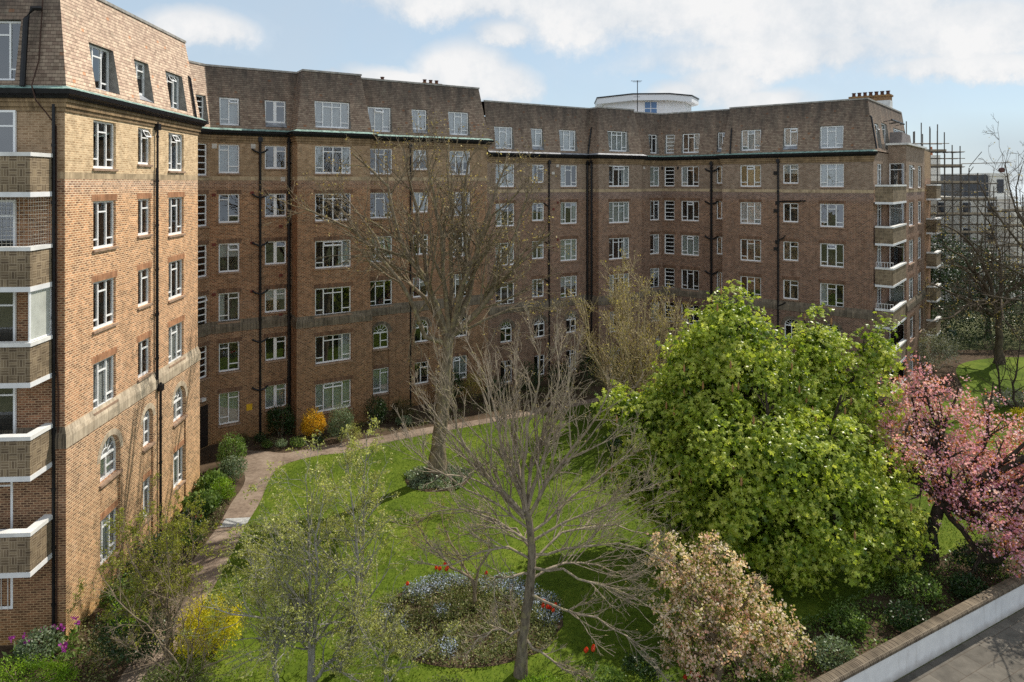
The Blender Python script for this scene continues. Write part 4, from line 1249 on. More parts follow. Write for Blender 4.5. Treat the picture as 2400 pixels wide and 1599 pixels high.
L_BLUE = leaf_mat('blue flowers', [(0.0, (.20, .26, .34)), (0.5, (.42, .50, .66)), (1.0, (.70, .74, .84))], .2, .7)
L_COVER = leaf_mat('ground cover', [(0.0, (.07, .095, .025)), (0.45, (.16, .20, .055)), (0.8, (.30, .31, .13)), (1.0, (.50, .45, .28))], .3, .6)
L_WHITEF = leaf_mat('white flowering shrub', [(0.0, (.10, .12, .05)), (0.4, (.24, .25, .16)), (1.0, (.62, .60, .52))], .2, .7)
L_GRASS = leaf_mat('grass blade', [(0.0, (.055, .105, .012)), (0.6, (.12, .195, .018)), (1.0, (.25, .32, .045))], .35, .6)
L_RED = leaf_mat('red petal', [(0.0, (.55, .03, .012)), (1.0, (.78, .10, .03))], .3, .5)
L_PURPLE = leaf_mat('purple petal', [(0.0, (.28, .03, .26)), (1.0, (.52, .10, .46))], .3, .5)
B_PLANE = bark_mat('plane bark', (.085, .066, .045), (.29, .235, .16), (.32, .27, .13))
B_PALE = bark_mat('pale brown bark', (.14, .11, .08), (.42, .35, .26), (.36, .32, .16))
B_WHITE = bark_mat('lichened pale bark', (.16, .145, .12), (.42, .40, .34))
B_DARK = bark_mat('dark bark', (.025, .019, .014), (.075, .058, .043))
B_BROWN = bark_mat('brown twig', (.13, .10, .07), (.34, .27, .18))
B_TAN = bark_mat('tan twig', (.26, .20, .11), (.54, .45, .27))

# ------------------------------------------------------------------ ground
def ground_mat(name, stops, scale=.6, scale2=7, bump=.4, rough=.95):
    t = NT(name); p = t.geopos()
    n1 = t.noise(p, scale, 5, .6); n2 = t.noise(p, scale2, 4, .65)
    c = t.ramp(t.math('ADD', t.math('MULTIPLY', n1, .55), t.math('MULTIPLY', n2, .45)), stops)
    return t.done(t.bsdf(c, rough, t.bump(t.noise(p, 22, 3), bump, .03), .1))
G_LAWN = ground_mat('lawn turf', [(0.36, (.05, .080, .010)), (0.5, (.095, .142, .014)), (0.64, (.165, .205, .028))], .35, 5)
G_SOIL = ground_mat('bed soil', [(0.35, (.04, .028, .018)), (0.6, (.12, .085, .055))], 1, 9, .8)
G_PATH = ground_mat('path tarmac', [(0.36, (.14, .105, .08)), (0.48, (.235, .18, .137)), (0.64, (.34, .27, .21))], .8, 5, .3)
G_FAR = ground_mat('rough ground', [(0.35, (.06, .075, .025)), (0.6, (.14, .14, .07))], .06, 1.2, .3)

def sheet(name, pts, z, mat, kind='structure', n=0):
    mb = MB(); P = [Vector((p[0], p[1], 0)) for p in pts]
    for tr in tessellate_polygon([P]): mb.quad([(pts[k][0], pts[k][1], z) for k in tr])
    return tag(mb.obj(name, mat), kind=kind)

def smooth_poly(pts, n=6):
    """closed Catmull-Rom"""
    P = [v2(p) for p in pts]; out = []
    for i in range(len(P)):
        a, b, c, d = P[i - 1], P[i], P[(i + 1) % len(P)], P[(i + 2) % len(P)]
        for k in range(n):
            t = k / n
            out.append(tuple(.5 * ((2 * b) + (c - a) * t + (2 * a - 5 * b + 4 * c - d) * t * t + (3 * b - a - 3 * c + d) * t ** 3)))
    return out

sheet('ground', [(-300, -80), (400, -80), (900, 420), (-900, 420)], -.012, G_FAR)
WALL0, WD = v2((11.25, 20.1)), unit(v2((6.45, 3.5)))
WN = np.array((-WD[1], WD[0]))            # towards the garden
def wpt(s, o=0): return tuple(WALL0 + WD * s + WN * o)
garden = [(-24, 12), (-24, 60), (12, 60), (30, 55), (36, 60), (52, 60), wpt(45, .2), wpt(-32, .2)]
sheet('garden_soil', garden, -.004, G_SOIL)
lawn_edge = [(-11.95, 35.6), (-10.5, 36.8), (-8.85, 37.3), (-7.57, 38.4), (-5, 39.9), (-2, 41.5), (2, 43.6), (7, 46.5), (11, 47.2), (15, 44), (19, 42), (22, 36.5), (23, 31), wpt(7.5, 3.2), wpt(2, 3.0), wpt(-4, 3.0), wpt(-14, 3.0), (-9.8, 15), (-10.4, 20), (-10.75, 24), (-11.05, 26.6), (-11.4, 29.3), (-11.6, 31.5), (-12.0, 33.8)]
lawn_poly = smooth_poly(lawn_edge, 5)
sheet('lawn', lawn_poly, .004, G_LAWN)
side_lawn = smooth_poly([(25.5, 44), (31, 47), (36, 55), (43, 57.5), (50, 55), (50, 46), (42, 41), (33, 36.5), (27, 36)], 5)
sheet('side_lawn', side_lawn, .004, G_LAWN)
path_poly = smooth_poly([(-15.4, 37.4), (-13.7, 37.35), (-12.4, 37.1), (-11.3, 37.6), (-9.2, 38.75), (-7.8, 39.45), (-5.1, 40.95), (-2.06, 42.3), (2, 44.4), (7, 47.2), (11, 48.2), (15.5, 45), (15, 44), (11, 47.2), (7, 46.4), (2, 43.5), (-2, 41.4), (-5, 39.8), (-7.57, 38.3), (-8.85, 37.2), (-10.5, 36.7), (-11.9, 35.5), (-12.0, 33.8), (-11.6, 31.5), (-11.4, 29.3), (-11.05, 26.6), (-10.75, 24), (-10.4, 20), (-9.8, 13), (-11.2, 13), (-11.6, 20), (-12.05, 24), (-12.45, 27), (-12.55, 29), (-12.85, 31.2), (-13.2, 33.8), (-14.6, 36.0)], 4)
sheet('path', path_poly, .009, G_PATH)
# pavement and road beyond the garden wall
def paving():
    t = NT('paving slabs'); pos = t.geopos()
    mp = t.n('ShaderNodeMapping'); t.set(mp.inputs['Vector'], pos); mp.inputs['Rotation'].default_value = (0, 0, -math.atan2(WD[1], WD[0]))
    br = t.n('ShaderNodeTexBrick', offset=.5); t.set(br.inputs['Vector'], mp.outputs[0]); br.inputs['Scale'].default_value = 1
    br.inputs['Brick Width'].default_value = .9; br.inputs['Row Height'].default_value = .6; br.inputs['Mortar Size'].default_value = .012
    t.set(br.inputs['Color1'], (.12, .108, .09)); t.set(br.inputs['Color2'], (.20, .18, .15)); t.set(br.inputs['Mortar'], (.11, .09, .07))
    c = t.mix(1.0, br.outputs[0], t.ramp(t.noise(pos, 2.2, 5, .65), [(0.3, (.62, .62, .62)), (0.7, (1.1, 1.1, 1.1))]), 'MULTIPLY')
    return t.done(t.bsdf(c, .9, t.bump(br.outputs[1], -.3, .01), .2))
sheet('pavement', [wpt(-40, -.02), wpt(60, -.02), wpt(60, -3.6), wpt(-40, -3.6)], 0.0, paving())
kb = MB(); f_ = Face([wpt(-40, -3.6), wpt(60, -3.6)], 0); kb.box(tuple((v2(wpt(-40, -3.66)) + v2(wpt(60, -3.66))) / 2) + (-.06,), (100, .14, .13), math.atan2(WD[1], WD[0]))
tag(kb.obj('kerb', plain('kerb stone', (.33, .32, .30), .8)), kind='structure')
sheet('road', [wpt(-40, -3.73), wpt(60, -3.73), wpt(60, -11), wpt(-40, -11)], -.1, plain('asphalt', (.05, .05, .052), .9, .2, 3, bump=.3))

# garden wall
def render_mat():
    t = NT('white render'); pos = t.geopos()
    z = t.n('ShaderNodeSeparateXYZ', Vector=pos).outputs[2]
    c = t.ramp(t.noise(pos, 2.5, 5, .6), [(0.3, (.66, .66, .66)), (0.7, (.80, .80, .79))])
    dirt = t.math('MULTIPLY', t.maprange(t.math('ADD', z, t.math('MULTIPLY', t.noise(pos, 3, 5, .7), .35)), .42, .12), .75)
    c = t.mix(dirt, c, (.30, .25, .20))
    drip = t.math('MULTIPLY', t.maprange(t.noise(t.n('ShaderNodeMapping', Vector=pos, Scale=(4, 4, .4)).outputs[0], 2, 4), .58, .75), .4)
    c = t.mix(drip, c, (.38, .34, .29))
    return t.done(t.bsdf(c, .85, t.bump(t.noise(pos, 30, 3), .15, .01), .2))
gw = thing('garden_wall', 'low white rendered garden wall with brick-on-edge coping beside the pavement', 'wall', wpt(0) + (0,))
wang = math.atan2(WD[1], WD[0])
b_ = MB(); c_ = tuple(v2(wpt(4, .15))); b_.box((*c_, .40), (84, .26, .90), wang); b_.obj('wall', render_mat(), gw)
cp_ = MB(); f_ = Face([wpt(-38, -.03), wpt(46, -.03)], 0)
Q = lambda o, z, s: tuple(v2(wpt(s, o))) + (z,)
segs = 84
pr = [(-.035, .852), (-.035, .93), (.0, .975), (.15, .995), (.30, .975), (.335, .93), (.335, .852)]
for (o0, z0), (o1, z1) in zip(pr[:-1], pr[1:]):
    cp_.quad([Q(o0, z0, -38), Q(o0, z0, 46), Q(o1, z1, 46), Q(o1, z1, -38)], [(0, o0 + z0), (84, o0 + z0), (84, o1 + z1), (0, o1 + z1)])
cp_.obj('coping', soldier_mat('coping brick', (.085, .065, .046), (.19, .15, .105), (.24, .2, .15)), gw)

mh = MB(); mh.box((-11.95, 29.5, .016), (1.05, .75, .02), .1)
tag(mh.obj('manhole_cover', plain('cement cover', (.42, .43, .42), .8, .2, 6)), 'pale grey rectangular cover set flush in the garden path', 'manhole cover')

# short grass standing on the lawn
def in_poly(pts, poly):
    x, y = pts[:, 0], pts[:, 1]; ins = np.zeros(len(pts), bool); P = np.array(poly)
    j = len(P) - 1
    for i in range(len(P)):
        c = ((P[i, 1] > y) != (P[j, 1] > y)) & (x < (P[j, 0] - P[i, 0]) * (y - P[i, 1]) / (P[j, 1] - P[i, 1] + 1e-12) + P[i, 0])
        ins ^= c; j = i
    return ins
def scatter(poly, n, rng):
    P = np.array(poly); lo, hi = P.min(0), P.max(0); out = []
    tot = 0
    while tot < n:
        q = rng.uniform(lo, hi, (n, 2)); q = q[in_poly(q, poly)]; out.append(q); tot += len(q)
    return np.concatenate(out)[:n]
BED_C, BED_R = v2((-1.45, 23.0)), v2((3.15, 2.35))
RING_C, RING_R = v2((-3.7, 33.9)), 1.55
def grass(name, poly, n, seed):
    rng = np.random.default_rng(seed)
    q = scatter(poly, n, rng)
    ok = (np.linalg.norm((q - BED_C) / BED_R, axis=1) > 1.0) & (np.linalg.norm(q - RING_C, axis=1) > RING_R)
    q = q[ok]
    edge = rng.normal(0, .07, q.shape); q = q + edge * (rng.uniform(size=(len(q), 1)) < .5)
    C = np.c_[q, np.full(len(q), .003)]
    d = unit(np.c_[rng.normal(0, .55, (len(q), 2)), np.ones(len(q))]) * rng.uniform(.03, .075, len(q))[:, None]
    s = unit(np.cross(d, rng.normal(size=d.shape))) * .014
    patch = .5 + .5 * np.sin(q[:, 0] * 1.3 + 1.7 * np.sin(q[:, 1] * .8)) * np.sin(q[:, 1] * 1.1 + q[:, 0] * .4)
    V, F, T = quads(C, d, s, np.clip(patch * .5 + rng.uniform(0, .5, len(q)), 0, 1))
    tag(leaf_obj(name, V, F, T, L_GRASS, None), kind='stuff', label='short mown green grass blades growing on the lawn', cat='grass')
grass('grass', lawn_poly, 110000, 1)

# ------------------------------------------------------------------ trees
def tree_root(name, label, base, group=None):
    return thing(name, label, 'tree', (base[0], base[1], 0), group)

def bark_obj(name, parts, mat, root):
    V, F = join(parts); me = np_mesh(name, V, F, None, True); me.materials.append(mat)
    return link(name, me, None, root)

def flare(R, k=1.5, n=3):
    R = R.copy(); R[:n] *= np.linspace(k, 1, n); return R

def pollard():
    rng = np.random.default_rng(11)
    root = tree_root('pollarded_tree', 'tall pollarded tree with mottled bark and sparse tan buds on the far lawn', (-3.7, 33.9))
    Y = 33.9
    W = lambda px, py, dy=0: at(px, py, Y + dy)
    trunk = resample([(-3.72, 33.9, -.1), W(1027, 1050), W(1038, 950), W(1046, 850), W(1051, 785)], 14, rng, .015)
    tr = flare(np.linspace(.40, .27, 14), 1.45, 4) * rng.uniform(.94, 1.06, 14)
    limbs = []
    spec = [
        ([(1050, 790), (1030, 745), (1012, 690), (990, 640), (945, 590), (908, 439), (864, 395), (826, 360)], -1.5, .15),
        ([(1048, 795), (1020, 740), (1005, 690), (1000, 620), (985, 560), (970, 470), (955, 400), (945, 345)], 1.2, .14),
        ([(1054, 780), (1045, 700), (1038, 640), (1030, 540), (1010, 440), (1000, 350)], -2.2, .13),
        ([(1054, 785), (1056, 690), (1060, 600), (1056, 480), (1050, 390), (1052, 340)], 2.2, .13),
        ([(1058, 780), (1080, 700), (1090, 620), (1085, 560), (1085, 470), (1100, 370)], -.8, .13),
        ([(1060, 780), (1092, 720), (1110, 640), (1132, 540), (1160, 450), (1185, 390)], 1.8, .15),
        ([(1060, 785), (1108, 742), (1150, 690), (1190, 640), (1245, 590), (1290, 545)], -1.6, .13),
        ([(1062, 785), (1115, 735), (1160, 660), (1200, 560), (1230, 480), (1240, 420)], 2.6, .12),
        ([(1046, 805), (1003, 795), (985, 762), (972, 730), (950, 675), (905, 625), (850, 560), (780, 515), (715, 490)], -2.8, .12),
        ([(1060, 790), (1120, 760), (1180, 730), (1240, 720), (1300, 730)], 1.0, .07),
        ([(1058, 785), (1075, 690), (1120, 580), (1160, 500), (1215, 450)], -3.2, .12),
        ([(1046, 790), (1000, 700), (930, 640), (880, 560), (800, 450)], 2.9, .11)]
    for pts, dy, r in spec:
        P = [W(px, py, dy * (k / (len(pts) - 1)) ** 1.2) for k, (px, py) in enumerate(pts)]
        limbs.append((resample(P, 10, rng, .05), np.linspace(r * 1.15, r * .32, 10)))
    LP = np.stack([l[0] for l in limbs]); LR = np.stack([l[1] for l in limbs])
    # knuckles where the crown was cut
    bark_obj('trunk', [tubes(trunk[None], tr[None], 14), tubes(LP, LR, 8)], B_PLANE, root)
    hang = [resample([W(972, 732), W(965, 770, -.3), W(958, 830, -.4), W(962, 880, -.5)], 6, rng, .06), resample([W(968, 745), W(975, 800, -.4), W(990, 850, -.6), W(1000, 880, -.6)], 6, rng, .06)]
    HP = np.stack(hang); HR = np.tile(np.linspace(.035, .008, 6), (2, 1))
    p1, r1 = sprout(LP, LR, rng, 16, .2, 1, (18, 52), .46, 6, .10, .13, .5, .3, rmin=.018)
    p2, r2 = sprout(p1, r1, rng, 6, .2, 1, (22, 58), .55, 5, .04, .18, .6, .4, rmin=.012)
    p3, r3 = sprout(p2, r2, rng, 2, .2, 1, (25, 65), .6, 4, .0, .24, .65, .5, droop=.15, rmin=.008)
    h1, hr1 = sprout(HP, HR, rng, 14, .2, 1, (25, 70), .5, 5, -.1, .25, .6, .4, rmin=.007)
    bark_obj('branches', [tubes(p1, r1, 5), tubes(p2, r2, 4), tubes(p3, r3, 3), tubes(HP, HR, 5), tubes(h1, hr1, 3)], B_PLANE, root)
    C = np.concatenate([p3[:, k] for k in (1, 2, 3)] + [p2[:, -1], h1[:, -1], h1[:, 2]])
    C = C[rng.uniform(size=len(C)) < .20]
    C = C + rng.normal(0, .06, C.shape)
    V, F, T = rnd_leaves(C, rng, .125, .55)
    leaf_obj('crown', V, F, T, L_BUD, root)
pollard()

def bare_tree():
    rng = np.random.default_rng(21)
    base = (.28, 20.4)
    root = tree_root('bare_tree', 'leafless pale grey tree with upswept and drooping branches next to the round flower bed', base)
    Y = 20.4
    trunk = resample([(.25, Y, -.1), at(1224, 1500, Y), at(1240, 1400, Y), at(1247, 1320, Y), at(1243, 1250, Y), at(1236, 1195, Y)], 14, rng, .012)
    tr = flare(np.linspace(.175, .10, 14), 1.4, 3) * rng.uniform(.94, 1.07, 14)
    P, R = [], []
    # upswept leaders
    lead = [[(1236, 1195), (1200, 1120), (1178, 1050), (1165, 960), (1130, 870), (1090, 790)], [(1236, 1200), (1225, 1100), (1235, 1000), (1262, 900), (1268, 800)],
            [(1236, 1195), (1260, 1110), (1290, 1020), (1330, 920), (1345, 820)], [(1230, 1200), (1215, 1110), (1200, 1010), (1215, 910), (1205, 820)],
            [(1240, 1210), (1290, 1120), (1350, 1040), (1420, 950), (1440, 880)], [(1230, 1215), (1160, 1140), (1100, 1060), (1040, 1000), (985, 930)],
            [(1236, 1195), (1245, 1080), (1300, 950), (1310, 850), (1300, 790)], [(1226, 1205), (1140, 1110), (1080, 1030), (1065, 940), (1030, 850)]]
    dys = [1.2, -.6, .9, 2.2, -1.6, .6, 2.6, -2.0]
    for pts, dy in zip(lead, dys):
        q = [at(px, py, Y + dy * (k / (len(pts) - 1))) for k, (px, py) in enumerate(pts)]
        P.append(resample(q, 9, rng, .04)); R.append(np.linspace(.066, .013, 9))
    # spreading lower limbs
    side = [[(1245, 1270), (1330, 1220), (1420, 1180), (1500, 1150), (1560, 1100)], [(1245, 1300), (1330, 1285), (1430, 1270), (1520, 1290), (1580, 1330)],
            [(1245, 1330), (1320, 1340), (1400, 1370), (1490, 1400), (1570, 1450)], [(1240, 1390), (1310, 1420), (1400, 1450), (1480, 1500), (1540, 1560)],
            [(1240, 1270), (1160, 1220), (1080, 1190), (1010, 1200), (960, 1240)], [(1243, 1310), (1170, 1280), (1110, 1300), (1050, 1330), (1000, 1320)],
            [(1243, 1345), (1190, 1350), (1150, 1360), (1165, 1420), (1160, 1450)], [(1232, 1480), (1170, 1475), (1120, 1500), (1090, 1540)],
            [(1240, 1240), (1150, 1170), (1070, 1130), (1000, 1090), (950, 1040)], [(1242, 1250), (1340, 1170), (1420, 1110), (1490, 1040)],
            [(1235, 1500), (1290, 1540), (1340, 1580), (1390, 1590)], [(1242, 1360), (1300, 1320), (1380, 1320), (1450, 1340), (1520, 1390)],
            [(1243, 1285), (1210, 1240), (1120, 1240), (1060, 1270)], [(1245, 1320), (1320, 1250), (1400, 1230), (1480, 1240), (1540, 1260)]]
    dys = [1.0, -1.5, -2.2, -1.4, 1.6, -1.6, -1.2, -.8, -1.8, 2.0, -1.2, 2.4, 2.2, 2.8]
    for pts, dy in zip(side, dys):
        q = [at(px, py, Y + dy * (k / (len(pts) - 1))) for k, (px, py) in enumerate(pts)]
        P.append(resample(q, 9, rng, .04)); R.append(np.linspace(.042, .010, 9))
    LP, LR = np.stack(P), np.stack(R)
    bark_obj('trunk', [tubes(trunk[None], tr[None], 14)], bark_mat('rough grey brown bark', (.07, .056, .042), (.27, .225, .165), (.25, .22, .11)), root)
    p1, r1 = sprout(LP, LR, rng, 14, .10, 1, (16, 42), .50, 8, .16, .11, .55, .4, rmin=.010)
    p2, r2 = sprout(p1, r1, rng, 7, .12, 1, (18, 46), .50, 6, .10, .13, .65, .5, rmin=.0075)
    p3, r3 = sprout(p2, r2, rng, 2, .2, 1, (22, 50), .5, 4, .04, .18, .75, .6, rmin=.0055)
    bark_obj('branches', [tubes(LP, LR, 7), tubes(p1, r1, 5), tubes(p2, r2, 4), tubes(p3, r3, 3)], B_PALE, root)
    C = np.concatenate([p2[:, -1], p3[:, -1]]); C = C[rng.uniform(size=len(C)) < .12]
    C = np.repeat(C, 2, axis=0) + rng.normal(0, .02, (len(C) * 2, 3))
    V, F, T = rnd_leaves(C, rng, .05, .5); leaf_obj('crown', V, F, T, L_BUD, root)
bare_tree()

LOWS = []
def slim_tree(name, label, base, tops, leafmat, bark, seed, rad=2.0, leaf=.06, nl=2, trunk_r=.09, low=.25, n1=26, dens=1.0, up=.12, group=None, lr=.42):
    rng = np.random.default_rng(seed)
    root = tree_root(name, label, base, group)
    TP, TR = [], []
    for pts in tops:
        q = resample([(base[0] + rng.normal(0, .05), base[1], -.1)] + list(pts), 12, rng, .03)
        TP.append(q); TR.append(np.linspace(trunk_r, trunk_r * .15, 12))
    TP, TR = np.stack(TP), np.stack(TR)
    bark_obj('trunk', [tubes(TP, TR, 8)], bark, root)
    p1, r1 = sprout(TP, TR, rng, n1, low, .98, (35, 70), lr, 7, up, .16, .5, .3, rmin=.008, droop=.05)
    p2, r2 = sprout(p1, r1, rng, 5, .2, 1, (25, 60), .5, 5, .05, .2, .6, .4, rmin=.006)
    p3, r3 = sprout(p2, r2, rng, 3, .2, 1, (25, 60), .55, 4, .0, .22, .7, .5, rmin=.004)
    bark_obj('branches', [tubes(p1, r1, 5), tubes(p2, r2, 4), tubes(p3, r3, 3)], bark, root)
    C = np.concatenate([p3[:, k] for k in (1, 2, 3)] + [p2[:, k] for k in (2, 4)])
    C = C[rng.uniform(size=len(C)) < dens]
    C = np.repeat(C, nl, axis=0) + rng.normal(0, .04, (len(C) * nl, 3))
    V, F, T = rnd_leaves(C, rng, leaf, .6); leaf_obj('crown', V, F, T, leafmat, root)
    return root

slim_tree('young_tree', 'slim single-stemmed silvery tree with tiny pale leaves beside the round flower bed', (-5.2, 20.6),
          [[at(800, 1560, 20.6), at(838, 1440, 20.8), at(852, 1250, 21), at(856, 1120, 21), at(858, 1015, 21)], [at(815, 1530, 20.6), at(842, 1330, 20.3), at(830, 1200, 20.2), at(815, 1090, 20.2)]],
          L_PALE, B_WHITE, 31, dens=.8, trunk_r=.075, low=.2, n1=26, lr=.38, leaf=.07, nl=3)
slim_tree('young_tree', 'many-stemmed tree with crooked silvery limbs and tiny pale leaves in front of the yellow bush', (-5.9, 20.0),
          [[at(728, 1560, 20), at(727, 1400, 20), at(725, 1250, 20.2), at(715, 1110, 20.4)], [at(735, 1500, 20), at(742, 1380, 19.8), at(740, 1260, 19.6), at(762, 1140, 19.6)],
           [at(735, 1530, 20), at(700, 1465, 19.7), at(650, 1445, 19.4), at(560, 1445, 19.2), at(470, 1420, 19.2)], [at(730, 1500, 20), at(700, 1440, 20.3), at(670, 1400, 20.5), at(620, 1360, 20.8), at(560, 1290, 21)],
           [at(760, 1560, 19.8), at(830, 1510, 19.6), at(890, 1500, 19.4), at(930, 1505, 19.4)]],
          L_PALE, B_WHITE, 32, dens=.8, trunk_r=.065, low=.2, n1=26, lr=.46, leaf=.07, nl=3)
slim_tree('young_tree', 'low spreading silvery sapling with pale leaves at the nearest edge of the lawn', (-3.6, 19.6),
          [[at(900, 1560, 19.5), at(905, 1450, 19.4), at(930, 1350, 19.4)], [at(910, 1580, 19.5), at(860, 1500, 19.2), at(820, 1420, 19)], [at(920, 1580, 19.5), at(1000, 1530, 19.4), at(1060, 1480, 19.3)]],
          L_PALE, B_WHITE, 36, dens=.5, trunk_r=.035, low=.25, n1=14, lr=.36, leaf=.06, nl=2)
slim_tree('young_tree', 'slender pale-leaved sapling standing close behind the many-stemmed silvery tree', (-6.9, 20.0),
          [[at(640, 1560, 20), at(645, 1430, 20), at(650, 1290, 20.2), at(640, 1200, 20.3)], [at(645, 1560, 20), at(670, 1440, 19.6), at(680, 1340, 19.4)], [at(640, 1560, 20), at(610, 1420, 20.4), at(590, 1300, 20.8)]],
          L_PALE, B_WHITE, 37, dens=.6, trunk_r=.045, low=.2, n1=20, lr=.38, leaf=.06, nl=2)
for k_, (x_, y_, r_, h_) in enumerate([(-7.4, 19.0, 1.0, .6), (-5.2, 18.9, .9, .45), (-1.9, 19.3, .9, .5), (.9, 19.5, .8, .5), (2.6, 19.9, .8, .45), (3.9, 20.4, .7, .5)]):
    LOWS.append((k_, x_, y_, r_, h_))
slim_tree('shrub_tree', 'vase-shaped twiggy small tree just breaking into yellow-green leaf by the path', (-10.5, 21.0),
          [[at(395, 1450, 21), at(400, 1330, 21), at(385, 1190, 21.2)], [at(380, 1470, 21), at(340, 1380, 20.8), at(300, 1290, 20.6), at(285, 1230, 20.4)], [at(400, 1470, 21), at(440, 1380, 21.4), at(455, 1290, 21.6), at(440, 1210, 21.8)],
           [at(370, 1500, 21), at(310, 1440, 20.4), at(250, 1370, 20.2), at(230, 1330, 20)], [at(395, 1480, 21), at(370, 1350, 21.6), at(350, 1250, 22), at(345, 1180, 22)]],
          L_LIME, B_BROWN, 33, dens=.85, trunk_r=.045, low=.2, n1=22, lr=.38, leaf=.07, nl=2)
slim_tree('twiggy_shrub', 'tangled bare brown shrub of fine arching twigs between the holly and the yellow-green bush', (-9.8, 19.9),
          [[at(420, 1560, 19.8), at(350, 1470, 19.6), at(270, 1400, 19.4), at(235, 1350, 19.3)], [at(440, 1560, 19.8), at(430, 1450, 19.6), at(400, 1370, 19.4), at(370, 1330, 19.3)], [at(410, 1580, 19.8), at(330, 1530, 19.4), at(260, 1490, 19.2)], [at(470, 1570, 19.8), at(560, 1530, 19.6), at(620, 1490, 19.5)], [at(440, 1560, 20.2), at(470, 1440, 20.5), at(480, 1350, 20.7)]],
          L_OLIVE, B_BROWN, 35, dens=.06, trunk_r=.03, low=.2, n1=15, lr=.32, leaf=.05, nl=1)
slim_tree('shrub_tree', 'small dark-stemmed shrub tree with fine twigs growing inside the round flower bed', (-1.26, 23.5),
          [[at(1113, 1390, 23.5), at(1105, 1355, 23.5), at(1060, 1330, 23.3), at(1000, 1270, 23.2), at(960, 1200, 23)], [at(1113, 1380, 23.5), at(1120, 1340, 23.6), at(1150, 1290, 23.8), at(1140, 1210, 24)], [at(1112, 1370, 23.5), at(1085, 1320, 24), at(1040, 1240, 24.5), at(1030, 1180, 25)]],
          L_OLIVE, B_BROWN, 34, dens=.35, trunk_r=.06, low=.35, n1=14, lr=.42, leaf=.05)

LOWS2 = LOWS
def lobe_px(L):
    return [((np.array(at(px, py, Y))), (r * Y / 1600, r * Y / 1600 * (dpt if dpt else 1), r * Y / 1600 * .95)) for px, py, r, Y, dpt in L]

def limb_tree(root, base, lobes, bark, rng, r0=.3, fork=.4, mids=None):
    """trunk and limbs reaching each lobe"""
    top = np.mean([l[0] for l in lobes], axis=0)
    fk = np.array([base[0], base[1], 0]) * .85 + np.array([top[0], top[1], 0]) * .15; fk[2] = fork
    trunk = resample([(base[0], base[1], -.1), (base[0] + .05, base[1], fork * .5), fk], 8, rng, .02)
    P = []
    for c, r in lobes:
        m = (fk + c) / 2 + rng.normal(0, .25, 3); m[2] -= .2
        P.append(resample([fk - np.array([0, 0, .1]), m, c, c + rng.normal(0, .4, 3) * np.array(r) + np.array([0, 0, r[2] * .6])], 9, rng, .05))
    P = np.stack(P); R = np.tile(np.linspace(r0 * .5, r0 * .08, 9), (len(P), 1))
    bark_obj('trunk', [tubes(trunk[None], flare(np.linspace(r0, r0 * .8, 8), 1.3)[None], 12), tubes(P, R, 7)], bark, root)
    p1, r1 = sprout(P, R, rng, 10, .25, 1, (25, 65), .35, 6, .08, .16, .5, .3, rmin=.012)
    p2, r2 = sprout(p1, r1, rng, 5, .2, 1, (25, 60), .5, 5, .02, .2, .6, .4, rmin=.008)
    bark_obj('branches', [tubes(p1, r1, 5), tubes(p2, r2, 4)], bark, root)
    return p1, p2

